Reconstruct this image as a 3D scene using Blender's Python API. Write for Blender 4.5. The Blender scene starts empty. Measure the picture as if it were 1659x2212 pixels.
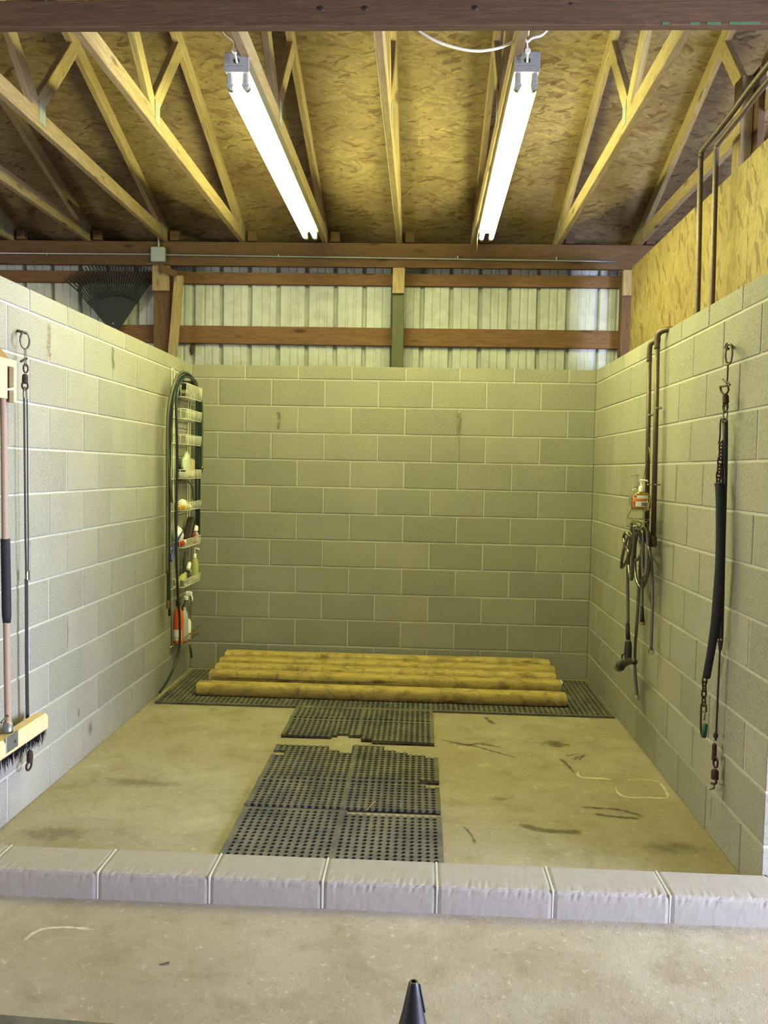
import bpy, bmesh, math, random
from mathutils import Vector, Matrix, noise
random.seed(7)
S = bpy.context.scene
COL = S.collection
PI = math.pi

# ------------------------------------------------------------------ camera
cd = bpy.data.cameras.new('camera'); cam = bpy.data.objects.new('camera', cd); COL.objects.link(cam)
cd.sensor_fit = 'VERTICAL'; cd.sensor_height = 36; cd.sensor_width = 27; cd.lens = 29.7779
cd.clip_start = .02; cd.clip_end = 200
cam.matrix_world = Matrix(((0.998794,-0.021973,0.043906,1.763842),
    (0.044936,0.048817,-0.997796,-6.429345),
    (0.019781,0.998566,0.049745,1.563165),
    (0,0,0,1)))
S.camera = cam

# ------------------------------------------------------------------ sky, daylight, exposure
W = bpy.data.worlds.new('sky'); S.world = W; W.use_nodes = True
W.node_tree.nodes['Background'].inputs[0].default_value = (.62, .74, 1, 1)
W.node_tree.nodes['Background'].inputs[1].default_value = .12
TUBE_COLOR = (.96, 1.0, .41); TUBE_POWER = 110
def area(name, loc, target, sx, sy, power, color):
    d = bpy.data.lights.new(name, 'AREA'); d.shape = 'RECTANGLE'; d.size = sx; d.size_y = sy
    d.energy = power; d.color = color
    o = bpy.data.objects.new(name, d); COL.objects.link(o); o.location = loc
    o.rotation_euler = (Vector(target) - Vector(loc)).to_track_quat('-Z', 'Y').to_euler()
    return o
# daylight entering through the open barn doors (both ends of the aisle and the front wall)
area('daylight_side_door', (6.42, -5.05, 1.3), (0, -4.3, .9), 2.1, 2.4, 1230, (.60, .68, 1))
area('daylight_front_door', (2.3, -6.68, 1.35), (1.6, -2.2, .4), 3.6, 2.4, 12, (.66, .71, 1))
area('daylight_far_door', (-4.9, -5.05, 1.55), (3, -3.4, 1.5), 2.1, 1.9, 270, (.95, .92, .88))
S.view_settings.view_transform = 'Standard'; S.view_settings.look = 'None'
S.view_settings.gamma = 1; S.view_settings.use_curve_mapping = False
S.view_settings.exposure = 0.07

# ------------------------------------------------------------------ materials
def lin(h):
    h = h.lstrip('#'); c = [int(h[i:i+2], 16)/255 for i in (0, 2, 4)]
    return tuple(((v+.055)/1.055)**2.4 if v > .04045 else v/12.92 for v in c) + (1,)
class NT:
    def __init__(s, name):
        s.m = bpy.data.materials.new(name); s.m.use_nodes = True; s.t = s.m.node_tree
        s.b = s.t.nodes['Principled BSDF']
    def n(s, typ, **kw):
        o = s.t.nodes.new(typ)
        for k, v in kw.items(): setattr(o, k, v)
        return o
    def l(s, a, b): s.t.links.new(a, b)
    def val(s, inp, v):
        if hasattr(v, 'is_linked'): s.l(v, inp)
        else: inp.default_value = v
    def mix(s, f, a, b, mode='MIX'):
        o = s.n('ShaderNodeMix', data_type='RGBA', blend_type=mode)
        s.val(o.inputs[0], f); s.val(o.inputs[6], a); s.val(o.inputs[7], b); return o.outputs[2]
    def math(s, op, a, b=0.0, c=None):
        o = s.n('ShaderNodeMath', operation=op); s.val(o.inputs[0], a); s.val(o.inputs[1], b)
        if c is not None: s.val(o.inputs[2], c)
        return o.outputs[0]
    def pos(s, space='world', scale=(1, 1, 1), rand=0.0):
        if space == 'world': src = s.n('ShaderNodeNewGeometry').outputs['Position']
        else: src = s.n('ShaderNodeTexCoord').outputs['Object']
        o = s.n('ShaderNodeMapping'); s.l(src, o.inputs[0]); o.inputs['Scale'].default_value = scale
        if rand:
            r = s.n('ShaderNodeObjectInfo').outputs['Random']
            cx = s.n('ShaderNodeCombineXYZ')
            for i in range(3): s.l(s.math('MULTIPLY', r, rand*(i+1)*1.37), cx.inputs[i])
            s.l(cx.outputs[0], o.inputs['Location'])
        return o.outputs[0]
    def noise(s, vec, scale, detail=3, rough=.55, dist=0.0):
        o = s.n('ShaderNodeTexNoise'); s.l(vec, o.inputs['Vector'])
        o.inputs['Scale'].default_value = scale; o.inputs['Detail'].default_value = detail
        o.inputs['Roughness'].default_value = rough; o.inputs['Distortion'].default_value = dist
        return o.outputs['Fac']
    def ramp(s, f, lo, hi, a=0.0, b=1.0):
        o = s.n('ShaderNodeMapRange'); s.l(f, o.inputs[0])
        for i, v in enumerate((lo, hi, a, b)): o.inputs[i+1].default_value = v
        return o.outputs[0]
    def bump(s, h, strength=.3, dist=.01):
        o = s.n('ShaderNodeBump'); o.inputs['Strength'].default_value = strength; o.inputs['Distance'].default_value = dist
        s.l(h, o.inputs['Height']); s.l(o.outputs[0], s.b.inputs['Normal'])
    def done(s, col, rough=.7, metal=0.0, **kw):
        s.val(s.b.inputs['Base Color'], col); s.val(s.b.inputs['Roughness'], rough); s.b.inputs['Metallic'].default_value = metal
        for k, v in kw.items(): s.b.inputs[k].default_value = v
        return s.m
def plain(name, hexc, rough=.5, metal=0.0, spread=.12, scale=60, **kw):
    t = NT(name); c = lin(hexc); f = t.noise(t.pos('object'), scale)
    col = t.mix(f, tuple(v*(1-spread) for v in c[:3])+(1,), tuple(min(1, v*(1+spread)) for v in c[:3])+(1,))
    t.bump(f, .08, .002)
    return t.done(col, rough, metal, **kw)

def concrete_block():
    t = NT('concrete block'); p = t.pos('world')
    r = t.n('ShaderNodeObjectInfo').outputs['Random']
    base = t.mix(r, lin('#7a7666'), lin('#8d8776'))
    big = t.noise(p, 2.3, 4); fine = t.noise(p, 130, 2, .7); mid = t.noise(p, 24, 4, .65)
    col = t.mix(t.ramp(big, .35, .7), base, t.mix(.5, base, lin('#716d64')))
    col = t.mix(t.ramp(fine, .42, .72), col, t.mix(.45, col, lin('#aca99b')))
    col = t.mix(t.ramp(fine, .36, .25), col, t.mix(.55, col, lin('#4f4b42')))
    col = t.mix(t.ramp(mid, .64, .80), col, t.mix(.35, col, lin('#5d5648')))
    t.bump(t.math('ADD', fine, t.math('MULTIPLY', mid, .6)), .22, .003)
    return t.done(col, .93, 0, **{'Specular IOR Level': .15})
def concrete_floor():
    t = NT('concrete floor'); p = t.pos('world')
    a = t.noise(p, 1.3, 5, .6, .6); b = t.noise(p, 5.5, 5, .65, .3); f = t.noise(p, 150, 2, .7); g = t.noise(p, 34, 3, .7)
    col = t.mix(t.ramp(a, .3, .72), lin('#988e78'), lin('#84765c'))
    col = t.mix(t.ramp(b, .50, .74), col, t.mix(.75, col, lin('#76694b')))
    col = t.mix(t.ramp(b, .40, .2), col, t.mix(.45, col, lin('#bcb095')))
    col = t.mix(t.ramp(g, .60, .76), col, t.mix(.40, col, lin('#d6cbb2')))
    col = t.mix(t.ramp(g, .42, .26), col, t.mix(.55, col, lin('#6f6248')))
    col = t.mix(t.ramp(f, .70, .80), col, t.mix(.4, col, lin('#efe8d4')))
    col = t.mix(t.ramp(f, .32, .24), col, t.mix(.5, col, lin('#5a5040')))
    t.bump(t.math('ADD', t.math('MULTIPLY', f, .6), g), .40, .005)
    return t.done(col, t.ramp(b, .3, .7, .75, .9), 0, **{'Specular IOR Level': .25})
def wood(name, light, dark, knots=True, grain=1.0, rough=.8, weather=None):
    t = NT(name); p = t.pos('object', (1, 1, 1), 7.0)
    m = t.n('ShaderNodeMapping'); t.l(p, m.inputs[0]); m.inputs['Scale'].default_value = (.9, 11, 11)
    n1 = t.noise(m.outputs[0], 2.2, 5, .6, .7)
    m2 = t.n('ShaderNodeMapping'); t.l(p, m2.inputs[0]); m2.inputs['Scale'].default_value = (2.2, 60, 60)
    n2 = t.noise(m2.outputs[0], 3, 3, .6)
    rings = t.math('FRACT', t.math('MULTIPLY', n1, 6.5))
    r2 = t.math('SUBTRACT', 1.0, t.math('ABSOLUTE', t.math('MULTIPLY_ADD', rings, 2.0, -1.0)))
    col = t.mix(t.math('MULTIPLY', r2, .55*grain), lin(light), lin(dark))
    col = t.mix(t.ramp(n2, .5, .72), col, t.mix(.4*grain, col, lin(dark)))
    rnd = t.n('ShaderNodeObjectInfo').outputs['Random']
    col = t.mix(t.ramp(rnd, 0, 1, .0, .30), col, lin(dark))
    if knots:
        m3 = t.n('ShaderNodeMapping'); t.l(p, m3.inputs[0]); m3.inputs['Scale'].default_value = (2.6, 9, 9)
        v = t.n('ShaderNodeTexVoronoi'); t.l(m3.outputs[0], v.inputs['Vector']); v.inputs['Scale'].default_value = 1
        k = t.ramp(v.outputs['Distance'], .17, .08)
        col = t.mix(t.math('MULTIPLY', k, .75), col, tuple(c*.28 for c in lin(dark)[:3])+(1,))
    if weather:
        w = t.noise(p, 9, 4, .7, .8)
        col = t.mix(t.ramp(w, .47, .68, 0, .85), col, lin(weather))
    t.bump(t.math('ADD', n2, r2), .15, .002)
    return t.done(col, rough, 0, **{'Specular IOR Level': .2})
def osb(name, axis, light='#c79a55', dark='#7d5424'):
    # strand board: overlapping stretched cells running along one axis
    t = NT(name)
    sc = {'x': (9, 48, 48), 'z': (46, 46, 8)}[axis]
    p = t.pos('world')
    nz = t.n('ShaderNodeTexNoise'); t.l(p, nz.inputs['Vector']); nz.inputs['Scale'].default_value = 7
    off = t.n('ShaderNodeVectorMath', operation='MULTIPLY_ADD'); t.l(nz.outputs['Color'], off.inputs[0]); off.inputs[1].default_value = (.10, .10, .10); t.l(p, off.inputs[2])
    layers = []
    for k, rot in enumerate((.0, .35, -.4)):
        m = t.n('ShaderNodeMapping', vector_type='TEXTURE'); t.l(off.outputs[0], m.inputs[0])
        m.inputs['Rotation'].default_value = (0, 0, rot) if axis == 'x' else (rot, 0, 0)
        m.inputs['Scale'].default_value = tuple(1/v for v in sc); m.inputs['Location'].default_value = (k*3.1, k*1.7, k*2.3)
        v = t.n('ShaderNodeTexVoronoi'); t.l(m.outputs[0], v.inputs['Vector']); v.inputs['Scale'].default_value = 1
        s2 = t.n('ShaderNodeSeparateColor'); t.l(v.outputs['Color'], s2.inputs[0])
        layers.append((s2.outputs[0], s2.outputs[1]))
    sel = t.math('GREATER_THAN', layers[0][1], .55)
    sel2 = t.math('GREATER_THAN', layers[1][1], .6)
    fac = t.n('ShaderNodeMix', data_type='FLOAT'); t.l(sel, fac.inputs[0]); t.l(layers[1][0], fac.inputs[2]); t.l(layers[0][0], fac.inputs[3])
    fac2 = t.n('ShaderNodeMix', data_type='FLOAT'); t.l(sel2, fac2.inputs[0]); t.l(fac.outputs[0], fac2.inputs[2]); t.l(layers[2][0], fac2.inputs[3])
    f = fac2.outputs[0]
    col = t.mix(t.ramp(f, .1, .95), lin(light), t.mix(.45, lin(light), lin(dark)))
    col = t.mix(t.ramp(f, .90, .97, 0, .6), col, t.mix(.15, lin(light), lin('#e0bb78')))
    ms = t.n('ShaderNodeMapping'); t.l(p, ms.inputs[0]); ms.inputs['Scale'].default_value = (1, 2.2, 2.2) if axis == 'x' else (2.2, 2.2, 1)
    spk = t.noise(ms.outputs[0], 23, 3, .62)
    col = t.mix(t.ramp(spk, .625, .68, 0, .8), col, lin('#3c2710'))
    thr = .90 if axis == 'z' else .94
    col = t.mix(t.ramp(layers[2][1], thr, thr+.01, 0, .62), col, lin('#3c2710'))
    col = t.mix(t.ramp(layers[1][1], .90, .91, 0, .5), col, lin(dark))
    blot = t.noise(p, 1.6, 3)
    col = t.mix(t.ramp(blot, .40, .70, 0, .5), col, lin(dark))
    t.bump(f, .25, .002)
    return t.done(col, .72, 0, **{'Specular IOR Level': .3})
def rubber(name, hexc, rough=.9):
    t = NT(name); p = t.pos('world'); a = t.noise(p, 6, 4, .65); b = t.noise(p, 90, 2)
    c = lin(hexc)
    col = t.mix(t.ramp(a, .35, .75), c, t.mix(.45, c, lin('#8a8062')))
    col = t.mix(t.ramp(b, .62, .8), col, t.mix(.35, col, lin('#a59a78')))
    t.bump(b, .15, .002)
    return t.done(col, rough, 0, **{'Specular IOR Level': .18})
def siding():
    t = NT('painted steel siding'); p = t.pos('world'); a = t.noise(p, 7, 4, .7, .8); b = t.noise(p, 38, 3, .75, 1.0)
    col = t.mix(t.ramp(a, .4, .8), lin('#a3a49d'), lin('#8a8b82'))
    col = t.mix(t.ramp(b, .66, .78, 0, .6), col, lin('#6d6a5a'))
    return t.done(col, .6, .0, **{'Specular IOR Level': .25})
def rust(name, a='#4a2f22', b='#2a1c16', rough=.75, metal=.45):
    t = NT(name); f = t.noise(t.pos('world'), 70, 4, .7); t.bump(f, .3, .002)
    return t.done(t.mix(t.ramp(f, .3, .7), lin(a), lin(b)), rough, metal)
def braid():
    t = NT('braided steel'); p = t.pos('object')
    w = t.noise(p, 260, 1); t.bump(w, .5, .002)
    return t.done(t.mix(w, lin('#56534a'), lin('#8d897e')), .3, .9)
def emit(name, color, power):
    m = bpy.data.materials.new(name); m.use_nodes = True; t = m.node_tree
    b = t.nodes['Principled BSDF']; b.inputs['Base Color'].default_value = (.9, .9, .85, 1)
    b.inputs['Emission Color'].default_value = color+(1,); b.inputs['Emission Strength'].default_value = power
    return m
def glassy(name, hexc, rough=.12, trans=.75):
    t = NT(name); return t.done(lin(hexc), rough, 0, **{'Transmission Weight': trans, 'IOR': 1.4})
def mark(name, hexc, strength, scale=40, thr=.5):
    # a worn mark on concrete: breaks up along its edge
    t = NT(name); f = t.noise(t.pos('world'), scale, 4, .7)
    t.done(lin(hexc), .92)
    at = t.n('ShaderNodeAttribute', attribute_name='fade').outputs['Fac']
    a = t.ramp(t.math('ADD', f, t.math('MULTIPLY_ADD', at, .5, -.30)), thr-.12, thr+.16, 0, strength)
    t.l(t.math('MULTIPLY', a, t.ramp(at, 0, .35)), t.b.inputs['Alpha'])
    return t.m
def fade(me, vals):
    a = me.attributes.new('fade', 'FLOAT', 'POINT'); a.data.foreach_set('value', vals); return me

M = dict(
    block=concrete_block(), floor=concrete_floor(),
    mortar=plain('mortar', '#a5a293', .95, 0, .1, 90),
    curb=plain('curb concrete', '#8d8477', .92, 0, .16, 45),
    pine=wood('pine framing', '#8e7d5c', '#68502e'),
    oldpine=wood('aged pine framing', '#5f4730', '#3b2a1a'),
    girt=wood('brown girt', '#6b4d33', '#44301f'),
    treated=wood('green treated post', '#565740', '#3a3c2a', knots=False),
    timber=wood('landscape timber', '#bca560', '#8a7038', weather='#655437'),
    board=wood('planed wood', '#c9b184', '#a98f60', knots=False, grain=.5),
    shadeboard=wood('shaded planed wood', '#8a6b3c', '#684b26', knots=False, grain=.6),  # planed wood darkened: the top board's weaker light is in the colour
    ash=wood('varnished broom handle', '#a58b70', '#846a52', knots=False, grain=.6, rough=.45),
    osbc=osb('roof sheathing strand board', 'x', '#7a6849', '#47321c'), osbw=osb('wall strand board', 'z', '#867549', '#5c4724'),
    siding=siding(), rubber=rubber('black rubber mat', '#4a4841'), hole_shade=rubber('mat hole shade', '#0c0b08'),
    galv=plain('galvanised steel', '#8f9088', .42, .8, .15, 40), plate=plain('truss plate', '#a3a89c', .45, .7, .2, 200),
    greybox=plain('grey enamel', '#8a918c', .5, 0, .06), whitepaint=plain('white enamel', '#e2e0d6', .4, 0, .05),
    housing_side=plain('brown grey lamp side', '#57503f', .6, 0, .2, 30), holder=plain('shaded lamp holder', '#8f8c80', .45, 0, .08), dirtyplate=plain('dusty lamp housing', '#86857e', .55, 0, .22, 30),
    tube=emit('lit fluorescent tube', TUBE_COLOR, TUBE_POWER), cap=plain('tube end cap', '#4a4842', .4, .3),
    rope=plain('white cotton cord', '#d8d2bd', .9, 0, .2, 90),
    black=plain('black plastic', '#121211', .42, 0, .2), rake=plain('rake plastic', '#0c0b08', .6),
    grip=plain('black foam sleeve', '#161616', .8), strap=plain('black webbing', '#151312', .7),
    hose=plain('green garden hose', '#0d2419', .38, 0, .3, 12), hose_olive=plain('olive tan hose', '#4d4d38', .5, 0, .3, 14),
    brass=plain('dull brass', '#8d7343', .4, .8), rust=rust('rusty steel'), steel=rust('dull steel', '#77705f', '#4b4539', .4, .8),
    pipe=rust('painted water pipe', '#5a4a39', '#3d3127', .5, .3), braid=braid(), chrome=plain('chrome', '#c9c6bd', .2, 1, .05),
    wire=plain('white coated wire', '#d9d4be', .45, 0, .06), wirechrome=plain('bronze wire', '#97875c', .35, .8, .1),
    orange=plain('orange plastic', '#d2551d', .4), white=plain('white plastic', '#e9e6da', .4, 0, .04), blue=plain('blue plastic', '#1d2f8f', .35),
    red=plain('red plastic', '#b03020', .4), jug=plain('translucent jug', '#a9aaa0', .35), greenbottle=plain('pale green soap', '#a7a862', .3),
    amber=glassy('soap in clear bottle', '#b59a3c', .08, .7), clear=glassy('clear plastic', '#dcdccc', .1, .85), smoke=plain('dark grey plastic', '#4f4b3c', .4),
    brush=plain('dark brown brush wood', '#241410', .55), sponge=plain('yellow sponge', '#caa23c', .95, 0, .2, 150), bag=plain('pale plastic bag', '#b9bda5', .35),
    labelw=plain('white label', '#dfdbca', .5, 0, .03), labelo=plain('orange label', '#dd7a1e', .5, 0, .03), labelr=plain('red label', '#b8322a', .5, 0, .03),
    labelg=plain('grey bar print', '#77766a', .5, 0, .03),
    greencap=plain('green tube sleeve', '#1f4a38', .5), nozzle=plain('nozzle body', '#1f241f', .5), yellowgreen=plain('olive ring', '#6d7030', .5),
    leaf=plain('dry leaf', '#4a3c24', .8), straw=plain('straw', '#c2a866', .8), nest=plain('mud nest', '#3a2c1c', .95, 0, .4, 80),
    greenpaint=plain('green paint', '#3b5a3a', .8, 0, .3, 90), tinebrown=plain('rusty tines', '#5f3420', .6, .3),
    dark=mark('tyre mark', '#4b4026', .6, 45, .50), darkspot=mark('damp spot', '#6b5b3a', .62, 16, .44), pale=mark('dried spill', '#c6bd9c', .8, 34, .40),
    paleold=mark('old mineral stain', '#e0d5b8', .5, 30, .46), ruststain=mark('rust run', '#7a5a2c', .45, 60, .5), damp=mark('wall smudge', '#5b5540', .5, 22, .52),
    faint=mark('faint soil', '#6b5b3a', .30, 16, .44),
    bristle=plain('black bristle', '#141312', .8), foil=plain('torn white paper', '#e8e4d4', .8),
)

# ------------------------------------------------------------------ mesh helpers
def link(o, parent=None, M4=None):
    COL.objects.link(o)
    if parent is not None:
        o.parent = parent
        M4 = WM[parent].inverted() @ (M4 if M4 is not None else Matrix())
        WM[o] = WM[parent] @ M4
    else:
        WM[o] = M4 if M4 is not None else Matrix()
    if M4 is not None: o.matrix_basis = M4
    return o
WM = {}
def mesh(name, verts, faces, mat, smooth=False):
    me = bpy.data.meshes.new(name); me.from_pydata([tuple(v) for v in verts], [], faces); me.update()
    if isinstance(mat, (list, tuple)):
        for m in mat: me.materials.append(m)
    elif mat: me.materials.append(mat)
    if smooth: me.polygons.foreach_set('use_smooth', [True]*len(me.polygons))
    return me
def obj(name, me, parent=None, M4=None): return link(bpy.data.objects.new(name, me), parent, M4)
def thing(name, label, cat, loc=(0, 0, 0), group=None):
    o = bpy.data.objects.new(name, None); o.empty_display_size = .05
    link(o, None, Matrix.Translation(loc)); return tag(o, label, cat, group)
def tag(o, label, cat, group=None):
    o['label'] = label; o['category'] = cat
    if group: o['group'] = group
    return o
def struct(name, me, M4=None):
    o = obj(name, me, None, M4); o['kind'] = 'structure'; return o
BOXES = {}
def boxmesh(name, sx, sy, sz, mat, bev=.004, segs=1):
    key = (round(sx, 4), round(sy, 4), round(sz, 4), mat.name, bev)
    if key in BOXES: return BOXES[key]
    bm = bmesh.new(); bmesh.ops.create_cube(bm, size=1)
    bmesh.ops.scale(bm, vec=(sx, sy, sz), verts=bm.verts)
    if bev: bmesh.ops.bevel(bm, geom=bm.edges[:], offset=min(bev, .3*min(sx, sy, sz)), segments=segs, affect='EDGES')
    me = bpy.data.meshes.new(name); bm.to_mesh(me); bm.free(); me.materials.append(mat); BOXES[key] = me
    return me
def box(name, c, size, mat, parent=None, bev=.004, rot=None):
    M4 = Matrix.Translation(c)
    if rot is not None: M4 = M4 @ rot
    return obj(name, boxmesh(name, *size, mat, bev), parent, M4)
def box2(name, lo, hi, mat, parent=None, bev=.004):
    return box(name, [(a+b)/2 for a, b in zip(lo, hi)], [abs(b-a) for a, b in zip(lo, hi)], mat, parent, bev)
def beam(name, a, b, w, h, mat, parent=None, up=(0, 0, 1), bev=.003):
    # bar from a to b, local X along its length, h measured along 'up'
    a, b = Vector(a), Vector(b); x = (b-a); L = x.length; x.normalize()
    z = Vector(up); z = (z - x*z.dot(x)).normalized(); y = z.cross(x)
    M4 = Matrix(((x.x, y.x, z.x, 0), (x.y, y.y, z.y, 0), (x.z, y.z, z.z, 0), (0, 0, 0, 1)))
    return obj(name, boxmesh(name, L, w, h, mat, bev), parent, Matrix.Translation((a+b)/2) @ M4)
def spline(pts, n=8, closed=False):
    P = [Vector(p) for p in pts]; out = []; N = len(P)
    rng = range(N if closed else N-1)
    for i in rng:
        if closed: p0, p1, p2, p3 = P[(i-1) % N], P[i], P[(i+1) % N], P[(i+2) % N]
        else: p0, p1, p2, p3 = P[max(i-1, 0)], P[i], P[i+1], P[min(i+2, N-1)]
        for k in range(n):
            t = k/n
            out.append(.5*((2*p1)+(p2-p0)*t+(2*p0-5*p1+4*p2-p3)*t*t+(3*p1-p0-3*p2+p3)*t*t*t))
    if not closed: out.append(P[-1])
    return out
def tubegeo(P, r, seg=8, closed=False, V=None, F=None):
    V = [] if V is None else V; F = [] if F is None else F
    P = [Vector(p) for p in P]; N = len(P); base = len(V)
    rr = r if callable(r) else (lambda t: r)
    def tan(i):
        if closed: return (P[(i+1) % N]-P[(i-1) % N]).normalized()
        return (P[min(i+1, N-1)]-P[max(i-1, 0)]).normalized()
    t0 = tan(0); u = t0.orthogonal().normalized()
    for i in range(N):
        t = tan(i); u = (u - t*u.dot(t))
        u = u.normalized() if u.length > 1e-6 else t.orthogonal().normalized()
        v = t.cross(u); R = rr(i/max(1, N-1))
        for k in range(seg):
            a = 2*PI*k/seg; V.append(P[i]+(u*math.cos(a)+v*math.sin(a))*R)
    for i in range(N if closed else N-1):
        j = (i+1) % N
        for k in range(seg):
            k2 = (k+1) % seg; F.append((base+i*seg+k, base+i*seg+k2, base+j*seg+k2, base+j*seg+k))
    if not closed:
        F.append(tuple(base+k for k in range(seg))[::-1]); F.append(tuple(base+(N-1)*seg+k for k in range(seg)))
    return V, F
def tube(name, P, r, mat, parent=None, seg=8, closed=False, smooth=True):
    V, F = tubegeo(P, r, seg, closed); return obj(name, mesh(name, V, F, mat, smooth), parent)
def multi_tube(name, lists, r, mat, parent=None, seg=6):
    V, F = [], []
    for P, cl in lists: tubegeo(P, r, seg, cl, V, F)
    return obj(name, mesh(name, V, F, mat, True), parent)
def lathe(name, prof, mat, parent=None, M4=None, seg=20, sx=1, sy=1, smooth=True):
    V, F = [], []
    for r, z in prof:
        for k in range(seg):
            a = 2*PI*k/seg; V.append((r*math.cos(a)*sx, r*math.sin(a)*sy, z))
    for i in range(len(prof)-1):
        for k in range(seg):
            k2 = (k+1) % seg; F.append((i*seg+k, i*seg+k2, (i+1)*seg+k2, (i+1)*seg+k))
    F.append(tuple(range(seg))[::-1]); F.append(tuple((len(prof)-1)*seg+k for k in range(seg)))
    o = obj(name, mesh(name, V, F, mat, False), parent, M4)
    if smooth:
        me = o.data; me.polygons.foreach_set('use_smooth', [len(p.vertices) == 4 for p in me.polygons])
        me.set_sharp_from_angle(angle=math.radians(42)) if hasattr(me, 'set_sharp_from_angle') else None
    return o
def T(*p): return Matrix.Translation(p)
def along(a, b):
    # frame with local Z from a to b, origin at a
    a, b = Vector(a), Vector(b); return Matrix.Translation(a) @ (b-a).to_track_quat('Z', 'Y').to_matrix().to_4x4()
def oval(c, ux, uz, a, b, n=20, flat=.0):
    c, ux, uz = Vector(c), Vector(ux), Vector(uz)
    return [c+ux*(a*math.cos(2*PI*k/n))+uz*(b*math.sin(2*PI*k/n)+(math.copysign(flat, math.sin(2*PI*k/n)) if flat else 0)) for k in range(n)]

# ------------------------------------------------------------------ dimensions
B, C8 = .4064, .2032                      # block module
WX = 3.048                                # stall width
ZT = 2.3368                               # top of block walls
YF = -3.312                               # front end of the partitions
EX0, EX1, EY0, EY1 = -5.0, 6.5, -6.75, .34

# ------------------------------------------------------------------ floor
floor = struct('floor', mesh('floor', [(EX0-.2, EY0-.1, -.12), (EX1+.1, EY0-.1, -.12), (EX1+.1, .45, -.12), (EX0-.2, .45, -.12), (EX0-.2, EY0-.1, 0), (EX1+.1, EY0-.1, 0), (EX1+.1, .45, 0), (EX0-.2, .45, 0)],
    [(3, 2, 1, 0), (4, 5, 6, 7), (0, 1, 5, 4), (1, 2, 6, 5), (2, 3, 7, 6), (3, 0, 4, 7)], M['floor']))
ground = struct('ground', mesh('ground', [(-40, -40, -.13), (40, -40, -.13), (40, 40, -.13), (-40, 40, -.13)], [(0, 1, 2, 3)], M['floor']))

# ------------------------------------------------------------------ block walls
BLK = {}
def blockmesh(L, H, D):
    # split-free block face with slightly eased arrises; local X length, Y depth, Z height
    key = (round(L, 3), round(H, 3), round(D, 3))
    if key not in BLK: BLK[key] = boxmesh('block', L, D, H, M['block'], .0035)
    return BLK[key]
J = .0095
def lay(wall, place, u0, u1, rows, joint_odd, joint_even, D):
    for r in range(rows):
        H = C8 if r < 11 else C8/2; z0 = r*C8
        off = joint_odd if r % 2 == 0 else joint_even      # r=0 is course 1 (odd)
        k0 = math.floor((u0-off)/B)-1; cuts = [u0]
        for k in range(k0, k0+40):
            u = off+k*B
            if u0+.075 < u < u1-.075: cuts.append(u)
        cuts.append(u1)
        for a, b in zip(cuts, cuts[1:]):
            ja = 0 if a == u0 else J/2; jb = 0 if b == u1 else J/2
            top = 0 if r == 11 else J/2; bot = 0 if r == 0 else J/2
            L = round(b-a-ja-jb, 4); HH = H-top-bot
            M4 = place((a+ja+b-jb)/2, z0+bot+HH/2, random.uniform(-.0012, .0012), random.uniform(-.002, .002))
            obj('block', blockmesh(L, round(HH, 4), D), wall, M4)
wall_back = struct('wall_back', boxmesh('wall_back', WX-.002, C8-.008, ZT-.004, M['mortar'], 0), T(WX/2, C8/2, ZT/2-.002))
lay(wall_back, lambda u, z, d, w: T(u, C8/2+d, z), 0, WX, 12, C8, 0.0, C8)
RZ = Matrix.Rotation(PI/2, 4, 'Z')
LW = -YF+C8
wall_left = struct('wall_left', boxmesh('wall_left', C8-.008, LW-.008, ZT-.004, M['mortar'], 0), T(-C8/2, (YF+C8)/2, ZT/2-.002))
lay(wall_left, lambda u, z, d, w: T(-C8/2+d, u, z) @ RZ, YF, C8, 12, -.454, -.2508, C8)
wall_right = struct('wall_right', boxmesh('wall_right', C8-.008, LW-.008, ZT-.004, M['mortar'], 0), T(WX+C8/2, (YF+C8)/2, ZT/2-.002))
lay(wall_right, lambda u, z, d, w: T(WX+C8/2+d, u, z) @ RZ, YF, C8, 12, -.2541, -.0508, C8)

# ------------------------------------------------------------------ curb
curb = thing('curb', 'low curb of solid concrete blocks across the front of the wash stall', 'curb', (1.5, -3.41, 0))
cx0, cx1 = .223-3*B, .223+8*B
box2('mortar_bed', (cx0+.01, -3.495, 0), (cx1-.01, -3.32, .07), M['mortar'], curb, 0)
def curbmesh(seed):
    nx, L2 = 34, (B-.009)/2
    sec = [(-.095, 0), (-.095, .03), (-.095, .062), (-.0945, .088), (-.091, .0965), (-.082, .0995), (-.03, .1), (.03, .1), (.086, .0995), (.094, .092), (.095, .0)]
    V, F = [], []
    for i in range(nx+1):
        x = -L2+2*L2*i/nx; e = .0025 if i in (0, nx) else 0
        for j, (y, z) in enumerate(sec):
            q = noise.noise((x*55+seed*9, j*1.7, seed)); q2 = noise.noise((x*150+seed*5, j*2.9, seed))
            if j in (3, 4, 5): y += abs(q)*.004+max(0, q2)*.003; z -= abs(q2)*.0035
            V.append((x, y+q*.0006+(e if y < 0 else -e), max(0, z+q2*.0004-(e if z > .05 else 0))))
    m = len(sec)
    for i in range(nx):
        for j in range(m-1): F.append((i*m+j, (i+1)*m+j, (i+1)*m+j+1, i*m+j+1))
    F.append(tuple(range(m))); F.append(tuple(nx*m+j for j in range(m))[::-1])
    me = mesh('block', V, F, M['curb']); bm = bmesh.new(); bm.from_mesh(me); bmesh.ops.recalc_face_normals(bm, faces=bm.faces[:]); bm.to_mesh(me); bm.free()
    return me
for k in range(-3, 8):
    obj('block', curbmesh(k+4), curb, T(.223+(k+.5)*B, -3.408+random.uniform(-.002, .002), 0))
    if k > -3: box('mortar_joint', (.223+k*B, -3.408, .0495), (.008, .1885, .1005), M['mortar'], curb, .002)

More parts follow.
